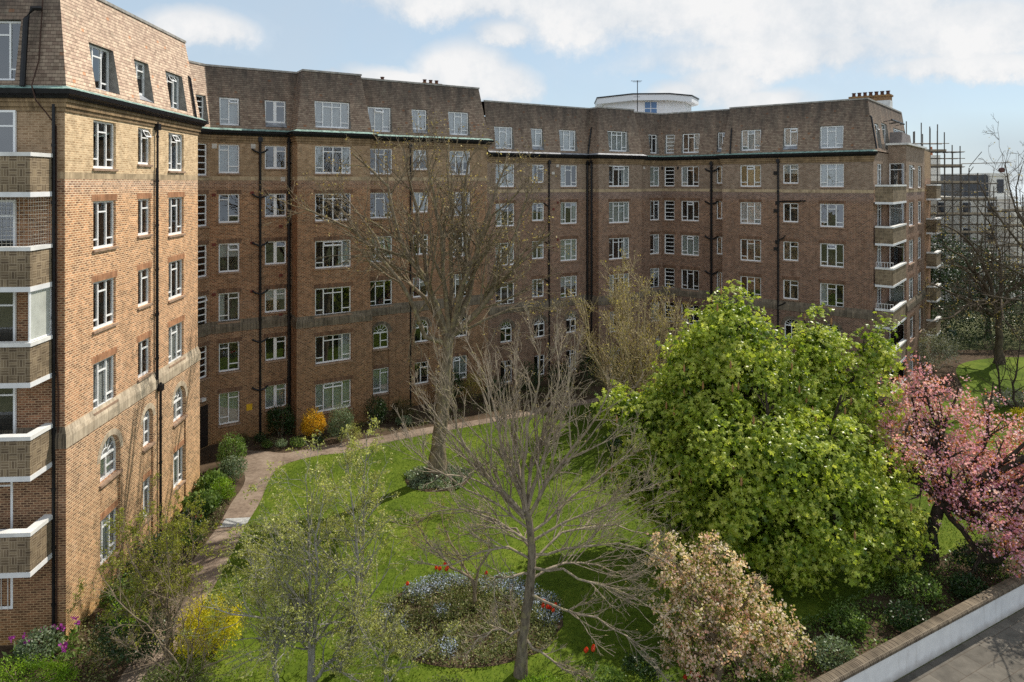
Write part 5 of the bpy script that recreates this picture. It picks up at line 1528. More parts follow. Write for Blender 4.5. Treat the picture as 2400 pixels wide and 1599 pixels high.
def chestnut():
    rng = np.random.default_rng(41)
    root = tree_root('chestnut_tree', 'large round tree in bright fresh green leaf between the bare tree and the pink cherry', (10.2, 27.6))
    lobes = lobe_px([(1715, 800, 95, 28, 1), (1700, 900, 130, 28, 1), (1640, 980, 120, 28, 1), (1790, 930, 120, 28.5, 1), (1880, 960, 120, 28.5, 1), (1990, 930, 95, 28.5, 1), (1915, 820, 60, 29, 1), (2050, 830, 45, 29, 1), (1590, 850, 40, 29, 1),
                     (1465, 965, 58, 28.5, 1), (1545, 1010, 95, 28, 1), (1480, 1120, 50, 27.5, 1), (1580, 1130, 100, 26.5, 1), (1700, 1060, 120, 25.5, 1), (1820, 1080, 120, 25.0, 1), (1740, 1190, 120, 25, 1), (1930, 1080, 110, 26, 1), (1900, 1190, 110, 25, 1), (2040, 1080, 80, 27, 1), (2020, 1190, 90, 25.5, 1), (2090, 1240, 60, 25.5, 1), (1950, 1290, 85, 24.5, 1), (1830, 1280, 75, 24.5, 1), (1650, 1230, 75, 25.5, 1), (1715, 735, 38, 28.3, 1), (2080, 1310, 45, 25, 1), (1570, 1220, 45, 26, 1)])
    limb_tree(root, (10.2, 27.6), lobes, B_DARK, rng, .38, 2.4)
    nc = 1000
    P, N = lobe_points(lobes, rng, nc, .76, 1.10, .5)
    # leading shoots that stick out of the outline
    extra = [(1700, 690), (1725, 672), (1690, 715), (1745, 700), (1900, 745), (1918, 725), (1880, 770), (2062, 765), (2075, 750), (2045, 790), (1990, 800), (1430, 935), (1600, 780), (1580, 800), (1800, 770), (1830, 790), (1640, 750), (1660, 735)]
    E = np.array([at(x, y, 28.3 + rng.normal(0, .5)) for x, y in extra])
    P = np.concatenate([P, E]); N = np.concatenate([N, np.tile((0, 0, 1.0), (len(E), 1))])
    ct = rng.uniform(.12, .75, len(P))                       # tone of the clump
    k = 28
    C = np.repeat(P, k, axis=0) + rng.normal(0, 1, (len(P) * k, 3)) * np.array([.27, .27, .18])
    NN = np.repeat(N, k, axis=0); tt = np.clip(np.repeat(ct, k) + rng.normal(0, .18, len(C)), 0, 1)
    V, F, T = palmate(C, NN, rng, .155, tt)
    # leaves added inside the crown to block light, tinted dark as painted shade
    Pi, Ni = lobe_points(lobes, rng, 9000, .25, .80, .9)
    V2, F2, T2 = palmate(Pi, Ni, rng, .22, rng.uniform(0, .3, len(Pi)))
    V, F, T = np.concatenate([V, V2]), np.concatenate([F, F2 + len(V)]), np.concatenate([T, T2])
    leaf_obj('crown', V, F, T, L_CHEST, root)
    # flower candles, small and reddish tan, upright on the outside
    sel = np.where((N[:, 2] > .2))[0]; sel = rng.choice(sel, 50, replace=False)
    q = P[sel] + N[sel] * .35 + np.array([0, 0, .25])
    CP = np.stack([q + np.array([0, 0, h]) for h in (-.16, -.05, .06, .14)], axis=1)
    me = np_mesh('blossoms', *tubes(CP, np.tile([.03, .045, .03, .008], (len(q), 1)), 5)); me.materials.append(plain('flower bud', (.32, .17, .07), .8))
    link('blossoms', me, None, root)
chestnut()

def blossom(root, lobes, rng, n, k, size, mat, spread, lo=.35, share=.3, hi=1.12):
    P, N = lobe_points(lobes, rng, n, lo, hi, .8)
    C = np.repeat(P, k, axis=0) + rng.normal(0, 1, (n * k, 3)) * spread
    ct = np.repeat(rng.uniform(0, 1, n), k)
    tt = np.where(rng.uniform(size=len(C)) < share, rng.uniform(0, share, len(C)), np.clip(share + (1 - share) * (ct * .6 + rng.uniform(0, .4, len(C))), 0, 1))
    V, F, T = rnd_leaves(C, rng, size, .85, None, .5, tt)
    leaf_obj('crown', V, F, T, mat, root)

def cherry():
    rng = np.random.default_rng(51)
    root = tree_root('cherry_tree', 'spreading cherry tree covered in pink blossom and bronze young leaves', (16.3, 26.6))
    lobes = lobe_px([(2135, 935, 75, 28.5, 1), (2160, 880, 42, 28.5, 1), (2205, 1000, 105, 28, 1), (2310, 1035, 115, 27.5, 1), (2120, 1060, 75, 26.5, 1), (2070, 985, 45, 27.5, 1), (2225, 1120, 95, 26.5, 1), (2350, 1140, 110, 26, 1), (2440, 1080, 110, 27, 1), (2460, 1200, 110, 25, 1), (2350, 1235, 75, 24.5, 1), (2390, 1290, 55, 23.5, 1), (2250, 905, 28, 28.5, 1), (2270, 1190, 60, 25.5, 1), (2520, 1130, 120, 26, 1), (2600, 1180, 120, 25, 1), (2570, 1290, 90, 24, 1), (2680, 1080, 120, 26, 1), (2530, 960, 95, 25.5, 1), (2620, 1000, 110, 24.5, 1), (2470, 990, 60, 25.5, 1), (2700, 960, 110, 24.0, 1)])
    limb_tree(root, (16.3, 26.6), lobes, B_DARK, rng, .26, 2.3)
    blossom(root, lobes, rng, 1900, 16, .105, L_CHERRY, .11, .3, .24, 1.2)
cherry()
def crab():
    rng = np.random.default_rng(61)
    root = tree_root('crab_apple_tree', 'small crab apple tree in cream and pale pink blossom near the garden wall', (5.97, 19.9))
    lobes = lobe_px([(1590, 1330, 60, 20.5, 1), (1690, 1330, 65, 20.5, 1), (1560, 1290, 32, 20.5, 1), (1640, 1410, 80, 20, 1), (1740, 1415, 75, 20.3, 1), (1800, 1475, 70, 20, 1), (1700, 1490, 80, 19.6, 1), (1590, 1440, 55, 20, 1), (1855, 1510, 38, 20, 1), (1625, 1535, 55, 19.5, 1), (1770, 1530, 50, 19.4, 1), (1580, 1520, 35, 19.6, 1), (1655, 1285, 30, 20.7, 1)])
    limb_tree(root, (5.97, 19.9), lobes, B_BROWN, rng, .12, 1.3)
    blossom(root, lobes, rng, 640, 24, .09, L_CRAB, .07, .45, .42, 1.25)
crab()

def thicket():
    rng = np.random.default_rng(71)
    base = (7.2, 41.0)
    root = tree_root('budding_tree', 'dense upright twiggy tree with olive-yellow buds in front of the projecting bay', base)
    P, R = [], []
    for k in range(26):
        a = rng.uniform(0, 2 * np.pi); rr = 3.95 * np.sqrt(rng.uniform(.01, 1)); h = rng.uniform(7.4, 10.0) * (1 - .022 * rr * rr)
        p = [(base[0] + .15 * np.cos(a), base[1] + .15 * np.sin(a), -.1), (base[0] + .42 * rr * np.cos(a), base[1] + .42 * rr * np.sin(a), h * .32), (base[0] + .84 * rr * np.cos(a), base[1] + .84 * rr * np.sin(a), h * .66), (base[0] + rr * np.cos(a), base[1] + rr * np.sin(a), h)]
        P.append(resample(p, 10, rng, .06)); R.append(np.linspace(.10, .02, 10))
    P, R = np.stack(P), np.stack(R)
    bark_obj('trunk', [tubes(P, R, 6)], B_TAN, root)
    p1, r1 = sprout(P, R, rng, 16, .18, 1, (20, 52), .34, 6, .2, .13, .5, .35, rmin=.018)
    p2, r2 = sprout(p1, r1, rng, 7, .15, 1, (22, 52), .5, 5, .12, .15, .6, .5, rmin=.014)
    bark_obj('branches', [tubes(p1, r1, 4), tubes(p2, r2, 3)], B_TAN, root)
    C = np.concatenate([p2[:, k] for k in (1, 2, 3, 4)] + [p1[:, 5], p1[:, 3]])
    C = C[rng.uniform(size=len(C)) < .42] ; C = C + rng.normal(0, .09, C.shape)
    V, F, T = rnd_leaves(C, rng, .125, .5); leaf_obj('crown', V, F, T, L_OLIVE, root)
thicket()

# ------------------------------------------------------------------ shrubs and plants
def shrub(name, label, cat, c, rx, ry, h, mat, leaf=.09, n=2600, seed=0, width=.55, stems=True, skirt=.08, bark=None, group=None, lump=.22, nlob=7, leafpart='crown'):
    rng = np.random.default_rng(seed + int(abs(c[0]) * 37 + abs(c[1]) * 11))
    root = thing(name, label, cat, (c[0], c[1], 0), group)
    lobes = [((c[0], c[1], h * .5 + skirt), (rx * .8, ry * .8, h * .47))]
    for k in range(nlob):
        a = rng.uniform(0, 2 * np.pi); e = rng.uniform(.1, .85)
        lobes.append(((c[0] + rx * .55 * np.cos(a) * (1 - e * .4), c[1] + ry * .55 * np.sin(a) * (1 - e * .4), h * (.28 + .42 * e)), (rx * rng.uniform(.34, .52), ry * rng.uniform(.34, .52), h * rng.uniform(.2, .3))))
    lobes = [(np.array(a), b) for a, b in lobes]
    P, N = lobe_points(lobes, rng, n, .55, 1.1, .5)
    ct = .5 + .5 * np.sin(P[:, 0] * 5.1 + 2 * np.sin(P[:, 2] * 4.3)) * np.cos(P[:, 1] * 4.7 + P[:, 2] * 3)
    V, F, T = rnd_leaves(P, rng, leaf, width, N, .75, np.clip(ct * .45 + rng.uniform(0, .55, n), 0, 1))
    leaf_obj(leafpart, V, F, T, mat, root)
    if stems:
        S = []
        for k in range(9):
            a = rng.uniform(0, 2 * np.pi); rr = rng.uniform(.3, .75)
            S.append(resample([(c[0] + .08 * np.cos(a), c[1] + .08 * np.sin(a), -.05), (c[0] + rx * rr * .5 * np.cos(a), c[1] + ry * rr * .5 * np.sin(a), h * .45), (c[0] + rx * rr * np.cos(a), c[1] + ry * rr * np.sin(a), h * .8)], 6, rng, .02))
        S = np.stack(S)
        bark_obj('stems', [tubes(S, np.tile(np.linspace(.022, .008, 6), (9, 1)), 4)], bark or B_BROWN, root)
    return root

shrub('forsythia_bush', 'round golden yellow forsythia bush against the brick wall', 'bush', (-11.35, 39.0), .78, .75, 1.75, L_YELL, .075, 4200, 1, nlob=6)
shrub('forsythia_bush', 'yellow-green flowering bush on the lawn behind the slim silvery trees', 'bush', (-9.35, 21.2), 1.2, 1.0, 1.85, L_YELG, .07, 7000, 2)
shrub('variegated_shrub', 'silvery variegated rounded shrub between the yellow forsythia and the path', 'bush', (-9.75, 38.9), .85, .8, 2.0, L_GREY, .085, 3800, 3)
shrub('camellia_bush', 'dark glossy camellia under the double window beside the yellow forsythia', 'bush', (-13.4, 39.55), .95, .55, 1.85, L_DARK, .10, 2800, 4)
shrub('evergreen_bush', 'dark green rounded evergreen below the tall arched-column windows', 'bush', (-8.25, 41.3), .85, .75, 1.75, L_DARK, .085, 3000, 5)
shrub('brown_shrub', 'brownish fine-textured shrub next to the dark rounded evergreen by the wall', 'bush', (-6.7, 42.0), .85, .6, 1.45, L_BROWN, .085, 2400, 6)
shrub('low_shrub', 'low grey-green mound of foliage at the path edge before the brown shrub', 'bush', (-6.55, 41.3), .6, .4, .5, L_GREY, .08, 900, 7, stems=False)
shrub('low_shrub', 'pale airy young shrub overhanging the path by the silvery variegated shrub', 'bush', (-9.0, 38.6), .6, .45, 1.1, L_PALE, .06, 1100, 8)
shrub('evergreen_bush', 'large evergreen behind the trunk of the pollarded tree', 'bush', (-4.1, 44.6), 1.1, .9, 2.6, L_DARK, .10, 3000, 9)
shrub('yellowing_shrub', 'dull yellow shrub against the wall right behind the pollarded trunk', 'bush', (-2.6, 45.4), .8, .6, 2.1, L_OLIVE, .09, 1800, 10)
for k, (x, y, r, h) in enumerate([(-1.0, 45.6, 1.0, 1.7), (1.2, 47.2, 1.1, 2.3), (3.4, 48.7, 1.2, 1.9), (5.6, 49.4, 1.2, 2.6), (9.0, 50.6, 1.4, 2.4), (12.5, 52.0, 1.5, 2.6)]):
    shrub('evergreen_bush', ['dark bush below the open casement window past the pollarded trunk', 'dark rounded bush under the first arched window of the lower block', 'dark bush below the small middle window of the lower block', 'tall dark bush in the corner beside the projecting bay', 'dark bush at the foot of the projecting bay behind the budding tree', 'dark bush in the inner angle of the lower block'][k], 'bush', (x, y), r, .8, h, L_DARK, .11, 2200, 20 + k, group='dark bushes along the foot of the apartment blocks')
for k, (x, y, r, h, m) in enumerate([(-13.55, 37.75, .35, .4, L_MID), (-12.75, 37.75, .4, .45, L_GREY), (-11.9, 37.95, .55, .5, L_MID), (-10.9, 38.4, .4, .35, L_DARK), (-14.2, 38.6, .5, .5, L_DARK), (-15.2, 38.5, .45, .45, L_BROWN)]):
    shrub('border_plant', ['bright green clump at the bend of the path', 'grey-green clump in the border beside the bright green one', 'wide mid-green clump in front of the yellow forsythia', 'small dark clump between the forsythia and the path', 'dark low clump in the shade under the camellia', 'brownish low clump in the shaded border by the door'][k], 'plant', (x, y), r, r * .8, h, m, .075, 700, 40 + k, stems=False, group='low plants edging the wall border')
# bed below the sunlit end
spec = [((-14.35, 35.0), .75, .7, 1.5, L_MID, .10, 'variegated_shrub', 'leafy green shrub at the far corner of the sunlit wing'),
        ((-13.7, 33.6), .7, .6, 1.0, L_GREY, .10, 'viburnum_bush', 'glossy grey-green bush nearest the fork of the path'),
        ((-14.2, 32.3), .7, .75, .75, L_MID, .16, 'bergenia_clump', 'broad-leaved bergenia clump against the sunlit wall'),
        ((-13.4, 31.6), .6, .55, .8, L_HEDGE, .08, 'border_shrub', 'rounded lime-green shrub at the path edge'),
        ((-13.8, 30.4), .8, .7, .7, L_MID, .15, 'bergenia_clump', 'large-leaved bergenia clump spreading before the ground floor window'),
        ((-13.6, 29.0), .65, .6, .65, L_DARK, .09, 'border_shrub', 'dark low shrub with red flowers below the sunlit wall'),
        ((-13.2, 27.6), .7, .7, .7, L_MID, .09, 'border_shrub', 'mid-green loose shrub beside the grey manhole cover'),
        ((-13.6, 26.2), .75, .7, .95, L_GREY, .09, 'border_shrub', 'greyish shrub behind the twiggy vase-shaped tree'),
        ((-13.3, 24.8), .8, .7, 1.3, L_DARK, .09, 'border_shrub', 'dark evergreen shrub below the arched window of the sunlit end'),
        ((-13.3, 23.4), .75, .7, .95, L_MID, .09, 'border_shrub', 'green leafy shrub at the nearest stretch of the sunlit wall'),
        ((-12.6, 22.3), .7, .6, .75, L_HEDGE, .08, 'border_shrub', 'fresh lime-green shrub at the sunlit corner of the wing'),
        ((-11.6, 20.9), 1.35, 1.1, 1.45, L_DARK, .085, 'holly_bush', 'glossy dark holly bush below the corner of the wing'),
        ((-9.6, 19.6), 1.2, .9, .6, L_COVER, .08, 'low_shrub', 'brownish sprawling shrub between the holly and the silvery trees'),
        ((-14.5, 20.9), .7, .6, .75, L_GREY, .10, 'border_shrub', 'silver-leaved plant in front of the shaded balconies')]
for k, (c, rx, ry, h, m, lf, nm, lb) in enumerate(spec):
    shrub(nm, lb, 'bush' if 'clump' not in nm else 'plant', c, rx * 1.12, ry * 1.1, h * 1.2, m, lf, int(1500 + 1200 * rx * h), 60 + k, .7 if lf > .12 else .55, stems=lf < .12)
for k_, x_, y_, r_, h_ in LOWS:
    shrub('low_shrub', ['loose yellow-green low shrub under the many-stemmed silvery tree', 'thin grey-green low shrub under the single-stemmed silvery tree', 'straggly low shrub on the near side of the round flower bed', 'yellow-green low clump at the base of the bare tree', 'dark low clump on the shaded side of the bare tree', 'dark low clump beneath the cream crab apple'][k_], 'bush', (x_, y_), r_, r_ * .7, h_, [L_LIME, L_COVER, L_COVER, L_HEDGE, L_MID, L_DARK][k_], .07, 1500, 90 + k_, stems=False)
hb = shrub('clipped_hedge', 'bright lime-green clipped hedge below the shaded balconies', 'hedge', (-14.0, 19.5), 1.9, .8, .95, L_HEDGE, .06, 7000, 80, nlob=9)

def flower_stalks(name, label, cat, spots, h, petal_mat, n_pet, size, leafm=L_MID, leafn=60):
    """each plant: leafy clump, with flower heads as parts"""
    for k, (x, y) in enumerate(spots):
        rng = np.random.default_rng(int(abs(x) * 1000 + abs(y) * 77))
        root = thing(name, label[k] if isinstance(label, list) else label, cat, (x, y, 0), 'clumps of ' + cat + 's' if isinstance(label, list) else None)
        hh = h * rng.uniform(.8, 1.15)
        C = np.c_[x + rng.normal(0, h * .22, leafn), y + rng.normal(0, h * .22, leafn), rng.uniform(.02, hh * .75, leafn)]
        V, F, T = rnd_leaves(C, rng, h * .3, .35, np.tile((0, 0, 1.), (leafn, 1)), .6); leaf_obj('leaves', V, F, T, leafm, root)
        for j in range(n_pet):
            px, py = x + rng.normal(0, h * .35), y + rng.normal(0, h * .3)
            C = np.array([px, py, hh]) + rng.normal(0, size * .35, (14, 3))
            V, F, T = rnd_leaves(C, rng, size, .9, np.tile((0, 0, 1.), (14, 1)), .6); leaf_obj('flower', V, F, T, petal_mat, root)
flower_stalks('honesty_plant', ['purple honesty by the shaded wall close to the wing corner', 'purple honesty at the sunlit wing corner', 'purple honesty over the lime hedge', 'purple honesty among silver leaves'], 'purple flower', [(-14.45, 21.3), (-14.0, 21.5), (-14.9, 20.6), (-13.6, 20.8)], .75, L_PURPLE, 3, .09)

# ring of ivy round the pollarded tree
rg = np.random.default_rng(5)
iv = thing('ivy_mound', 'low ring of pale-edged ivy round the foot of the pollarded tree', 'ivy', (-3.7, 33.9, 0))
n = 3600; a = rg.uniform(0, 2 * np.pi, n); rr = 1.6 * np.sqrt(rg.uniform(.03, 1, n)) * (1 + .12 * np.sin(a * 5))
C = np.c_[-3.7 + rr * np.cos(a), 33.9 + rr * np.sin(a) * .9, rg.uniform(.02, .55, n) * (1.15 - rr / 1.9)]
V, F, T = rnd_leaves(C, rg, .11, .75, np.tile((0, 0, 1.), (n, 1)), .75); leaf_obj('leaves', V, F, T, L_GREY, iv)
sheet('tree_bed', [(-3.7 + 1.6 * math.cos(t * .3), 33.9 + 1.5 * math.sin(t * .3)) for t in range(21)], .012, G_SOIL)

# round flower bed
sheet('flower_bed', [(BED_C[0] + BED_R[0] * math.cos(t * .1571) * (1 + .03 * math.sin(t * 1.3)), BED_C[1] + BED_R[1] * math.sin(t * .1571)) for t in range(40)], .014, G_SOIL)
def bed_scatter(name, label, n, hmax, size, mat, seed, sel=None, w=.5):
    rng = np.random.default_rng(seed)
    a = rng.uniform(0, 2 * np.pi, n * 4); r = np.sqrt(rng.uniform(0, 1.0, n * 4)) * (1 + .04 * np.sin(a * 7))
    q = np.c_[BED_C[0] + BED_R[0] * r * np.cos(a), BED_C[1] + BED_R[1] * r * np.sin(a)]
    if sel is not None: q = q[sel(q, rng)]
    else:
        pat = np.sin(q[:, 0] * 2.9 + 1.3 * np.sin(q[:, 1] * 2.1)) * np.sin(q[:, 1] * 3.3 + q[:, 0]) ; q = q[rng.uniform(size=len(q)) < np.clip(.7 + .5 * pat, .25, 1)]
    q = q[:n]
    C = np.c_[q, rng.uniform(.015, hmax, len(q))]
    V, F, T = rnd_leaves(C, rng, size, w, np.tile((0, 0, 1.), (len(q), 1)), .75)
    return tag(leaf_obj(name, V, F, T, mat, None), label, 'ground cover', kind='stuff')
bed_scatter('bedding_foliage', 'low mixed green foliage covering the round flower bed', 20000, .34, .085, L_COVER, 91)
patches = [(-3.4, 24.4, .65), (-2.6, 24.8, .6), (-1.9, 25.0, .5), (-.2, 24.7, .6), (.5, 24.3, .6), (1.2, 23.6, .5), (1.25, 22.9, .5), (-4.2, 22.9, .35), (-2.4, 23.1, .3), (-3.6, 22.2, .3), (-2.0, 21.3, .35), (.7, 23.4, .4), (-.9, 24.6, .4)]
bed_scatter('forget_me_nots', 'drifts of pale blue forget-me-nots in the round flower bed', 8000, .38, .05, L_BLUE, 92, lambda q, rng: np.array([min(((p[0] - x) ** 2 + (p[1] - y) ** 2) / r ** 2 for x, y, r in patches) for p in q]) < rng.uniform(.2, 1.1, len(q)), .9)

def tulip(x, y, label, group, seed):
    rng = np.random.default_rng(seed)
    root = thing('tulip', label, 'tulip', (x, y, 0), group)
    h = rng.uniform(.36, .5); tx, ty = rng.normal(0, .04, 2)
    S = resample([(x, y, 0), (x + tx * .5, y + ty * .5, h * .5), (x + tx, y + ty, h)], 5)[None]
    me = np_mesh('stem', *tubes(S, np.full((1, 5), .008), 4)); me.materials.append(M_STEM); link('stem', me, None, root)
    P = np.array([(x + tx, y + ty, h + z) for z in (-.03, .0, .05, .09, .115)])[None]
    me = np_mesh('flower', *tubes(P, np.array([[.012, .05, .062, .048, .030]]), 7), np.full(35, rng.uniform(0, 1)), True); me.materials.append(L_RED); link('flower', me, None, root)
    for s in (-1, 1):
        V, F, T = quads(np.array([[x, y, 0.]]), np.array([[.13 * s, .05, .22]]), np.array([[.0, .03, 0.]]), np.array([.6])); leaf_obj('leaf', V, F, T, L_MID, root)
M_STEM = plain('stem green', (.08, .16, .04), .6)
tg = [((-2.6, 25.15), 7, 'red tulip in the clump at the far edge of the round bed', 'far red tulips'), ((1.25, 22.9), 6, 'red tulip in the clump behind the bare tree trunk', 'red tulips behind the bare trunk'), ((2.35, 20.9), 5, 'orange-red tulip in the clump on the shaded grass beyond the bare tree', 'red tulips on the shaded grass'), ((-13.45, 29.1), 3, 'red flower among the dark shrub by the sunlit wall', 'red flowers by the sunlit wall'), ((5.2, 19.7), 4, 'red tulip half hidden under the crab apple', 'red tulips under the crab apple')]
sd_ = 100
for (c, k, lb, g) in tg:
    for j in range(k):
        sd_ += 1; r_ = random.Random(sd_); tulip(c[0] + r_.uniform(-.24, .24), c[1] + r_.uniform(-.2, .2), lb, g, sd_)
for (x, y, lb) in ((-.95, 24.9, 'single pink-red tulip beside the small dark-stemmed shrub tree'), (-3.65, 24.3, 'single pale red tulip among forget-me-nots at the bed edge')):
    sd_ += 1; tulip(x, y, lb, None, sd_)

# planting along the garden wall and under the trees
def cover(name, label, poly, n, hmax, size, mat, seed):
    rng = np.random.default_rng(seed)
    q = scatter(poly, n, rng)
    pat = np.sin(q[:, 0] * 1.7 + 1.3 * np.sin(q[:, 1] * 1.1)) * np.sin(q[:, 1] * 1.9 + q[:, 0] * .6)
    q = q[rng.uniform(size=len(q)) < np.clip(.55 + .6 * pat, .06, 1)]
    hh = hmax * np.clip(.55 + .5 * np.sin(q[:, 0] * 2.3) * np.cos(q[:, 1] * 2.7), .15, 1)
    C = np.c_[q, rng.uniform(.02, 1, len(q)) * hh]
    V, F, T = rnd_leaves(C, rng, size, .5, np.tile((0, 0, 1.), (len(q), 1)), .75)
    tag(leaf_obj(name, V, F, T, mat, None), label, 'ground cover', kind='stuff')
cover('wall_border', 'shady mixed green planting along the inside of the garden wall', [wpt(-16, .4), wpt(16, .4), wpt(16, 3.2), wpt(-16, 3.2)], 26000, .42, .11, L_MID, 95)
cover('house_border', 'low dark ground cover along the foot of the apartment blocks', [(-16, 37.8), (-13.3, 38.2), (-9, 39.3), (-2, 43), (6, 47.6), (11, 48.8), (12, 54), (6, 51.5), (-1.5, 47.5), (-8.3, 43.2), (-12.3, 39.5), (-13.3, 40.4), (-16.6, 38.3)], 14000, .3, .10, L_COVER, 96)
cover('end_border', 'low mixed foliage in the bed below the sunlit end', [(-14.3, 21.5), (-11.8, 19), (-11.8, 22), (-12.4, 26), (-12.7, 30), (-13.4, 33.5), (-14.9, 36), (-15.1, 32.5)], 12000, .3, .10, L_COVER, 97)
for k, (s, o, rx, h, m) in enumerate([(-3.5, 1.6, .9, .8, L_MID), (-1.0, 1.3, .8, .7, L_GREY), (.8, 2.1, .8, .65, L_MID), (2.6, 1.2, .8, .8, L_DARK), (4.4, 1.9, .9, .9, L_MID), (6.2, 1.2, .8, .75, L_DARK), (8.2, 1.9, 1.0, 1.2, L_DARK), (-6.5, 1.5, 1.1, .9, L_DARK)]):
    p = wpt(s, o)
    shrub('wall_shrub', ['mid-green shrub by the wall below the crab apple blossom', 'pale-leaved shrub by the garden wall past the crab apple', 'mid-green shrub set back from the wall under the chestnut edge', 'dark shrub close against the garden wall under the chestnut', 'broad mid-green shrub between chestnut and garden wall', 'dark shrub against the garden wall near the cherry', 'large dark shrub beneath the cherry branches', 'dark shrub at the nearest end of the garden wall border'][k], 'bush', p, rx, rx * .8, h, m, .10, 1800, 120 + k)
shrub('laurel_bush', 'very dark dense bush at the foot of the cherry trunk', 'bush', (15.3, 26.3), 1.1, 1.0, 2.2, L_DARK, .10, 3400, 130)
shrub('evergreen_bush', 'dark bush in deep shade behind the chestnut on the far lawn edge', 'bush', (6.0, 36.5), 1.3, 1.1, 1.6, L_DARK, .11, 2600, 131)
# ------------------------------------------------------------------ beyond the garden
shrub('white_shrub', 'low shrub speckled with white flowers on the far lawn behind the cherry', 'bush', (33.0, 44.6), 2.4, 1.0, 1.1, L_WHITEF, .12, 3600, 140, nlob=10)
shrub('white_shrub', 'white-speckled shrub by the thin young trunks at the edge of the view', 'bush', (36.4, 44.0), 1.9, 1.0, 1.3, L_WHITEF, .12, 2800, 141)
shrub('yellow_shrub', 'yellow-green low shrub in front of the white-flowered ones', 'bush', (32.3, 42.6), 1.6, .7, .55, L_YELG, .11, 1500, 142, stems=False)
shrub('grey_shrub', 'large grey-green shrub by the scaffolding foot', 'bush', (33.0, 53.2), 2.2, 1.5, 3.3, L_WHITEF, .13, 4200, 143)
shrub('hedge_bush', 'dark dense hedge closing the far lawn', 'hedge', (42, 60.5), 7.5, 1.4, 3.4, L_DARK, .16, 7000, 144, nlob=12)
def evergreen(label, c, r, h, seed):
    rng = np.random.default_rng(seed)
    root = tree_root('evergreen_tree', label, c, 'dark evergreens beyond the far lawn')
    lobes = [(np.array((c[0] + rng.uniform(-.5, .5) * r, c[1] + rng.uniform(-.5, .5) * r, h * z)), (r * q, r * q, h * .24)) for z, q in ((.25, .75), (.4, .85), (.55, .75), (.7, .6), (.82, .42), (.45, .8), (.6, .6))]
    limb_tree(root, c, lobes, B_DARK, rng, .25, h * .2)
    P, N = lobe_points(lobes, rng, 6500, .6, 1.08, .5)
    V, F, T = rnd_leaves(P, rng, .24, .55, N, .75); leaf_obj('crown', V, F, T, L_DARK, root)
evergreen('dark evergreen beside the scaffolding', (38.8, 64), 3.8, 10.0, 1)
evergreen('broad dark evergreen behind the leafless limbs', (46.0, 66), 4.5, 8.8, 2)
evergreen('dark evergreen partly outside the view beyond the far lawn', (53, 64), 4.5, 8, 3)

def far_bare(name, label, base, h, seed, lean=(0, 0), nl=7, spread=.75, limbs=None, mat=B_DARK, leafm=L_BUD, dens=.25, r0=.32):
    rng = np.random.default_rng(seed); root = tree_root(name, label, base)
    fk = np.array((base[0] + lean[0] * .25, base[1], h * .25))
    tr = resample([(base[0], base[1], -.1), fk], 8, rng, .04)
    P = []
    if limbs is None:
        for k in range(nl):
            a = 2 * np.pi * k / nl + rng.uniform(-.3, .3); e = rng.uniform(.45, 1.2)
            d = np.array((np.cos(a) * np.cos(e) * spread + lean[0] / h, np.sin(a) * np.cos(e) * spread, np.sin(e)))
            L = h * .75 * rng.uniform(.8, 1.1)
            P.append(resample([fk, fk + d * L * .4 + rng.normal(0, .3, 3), fk + d * L * .75 + np.array([0, 0, .4]) + rng.normal(0, .4, 3), fk + d * L + np.array([0, 0, .6])], 10, rng, .08))
    else:
        for pts in limbs: P.append(resample([fk] + pts, 10, rng, .10))
    P = np.stack(P); R = np.tile(np.linspace(r0 * .55, .03, 10), (len(P), 1))
    bark_obj('trunk', [tubes(tr[None], flare(np.linspace(r0, r0 * .75, 8))[None], 10), tubes(P, R, 7)], mat, root)
    p1, r1 = sprout(P, R, rng, 12, .2, 1, (25, 60), .42, 7, .10, .16, .5, .3, rmin=.02)
    p2, r2 = sprout(p1, r1, rng, 5, .15, 1, (25, 60), .5, 5, .05, .2, .6, .4, rmin=.014)
    p3, r3 = sprout(p2, r2, rng, 3, .2, 1, (25, 60), .5, 4, .02, .2, .7, .5, rmin=.010)
    bark_obj('branches', [tubes(p1, r1, 5), tubes(p2, r2, 4), tubes(p3, r3, 3)], mat, root)
    C = np.concatenate([p3[:, -1], p2[:, -1]]); C = C[rng.uniform(size=len(C)) < dens]; C = np.repeat(C, 2, axis=0) + rng.normal(0, .08, (len(C) * 2, 3))
    V, F, T = rnd_leaves(C, rng, .14, .5); leaf_obj('crown', V, F, T, leafm, root)
B_MIDB = bark_mat('weathered bark', (.05, .038, .028), (.15, .12, .085))
far_bare('bare_tree', 'big dark leafless tree with wide spreading limbs beyond the brick bay', (39.6, 55.5), 15, 201, nl=9, spread=.95, mat=B_MIDB,
         limbs=[[at(2330, 700, 55), at(2380, 620, 55)], [at(2290, 720, 54), at(2230, 690, 53), at(2160, 660, 52)], [at(2330, 690, 56), at(2300, 600, 56), at(2240, 540, 56), at(2190, 520, 56)], [at(2300, 700, 53), at(2230, 740, 51), at(2170, 760, 50)],
                [at(2350, 650, 57), at(2330, 540, 58), at(2280, 470, 58)], [at(2320, 690, 57), at(2260, 630, 59), at(2190, 610, 60)], [at(2360, 690, 54), at(2420, 640, 53), at(2480, 560, 53)], [at(2340, 700, 52), at(2360, 760, 50), at(2390, 800, 49)], [at(2310, 680, 55), at(2260, 600, 54), at(2200, 570, 53)]])
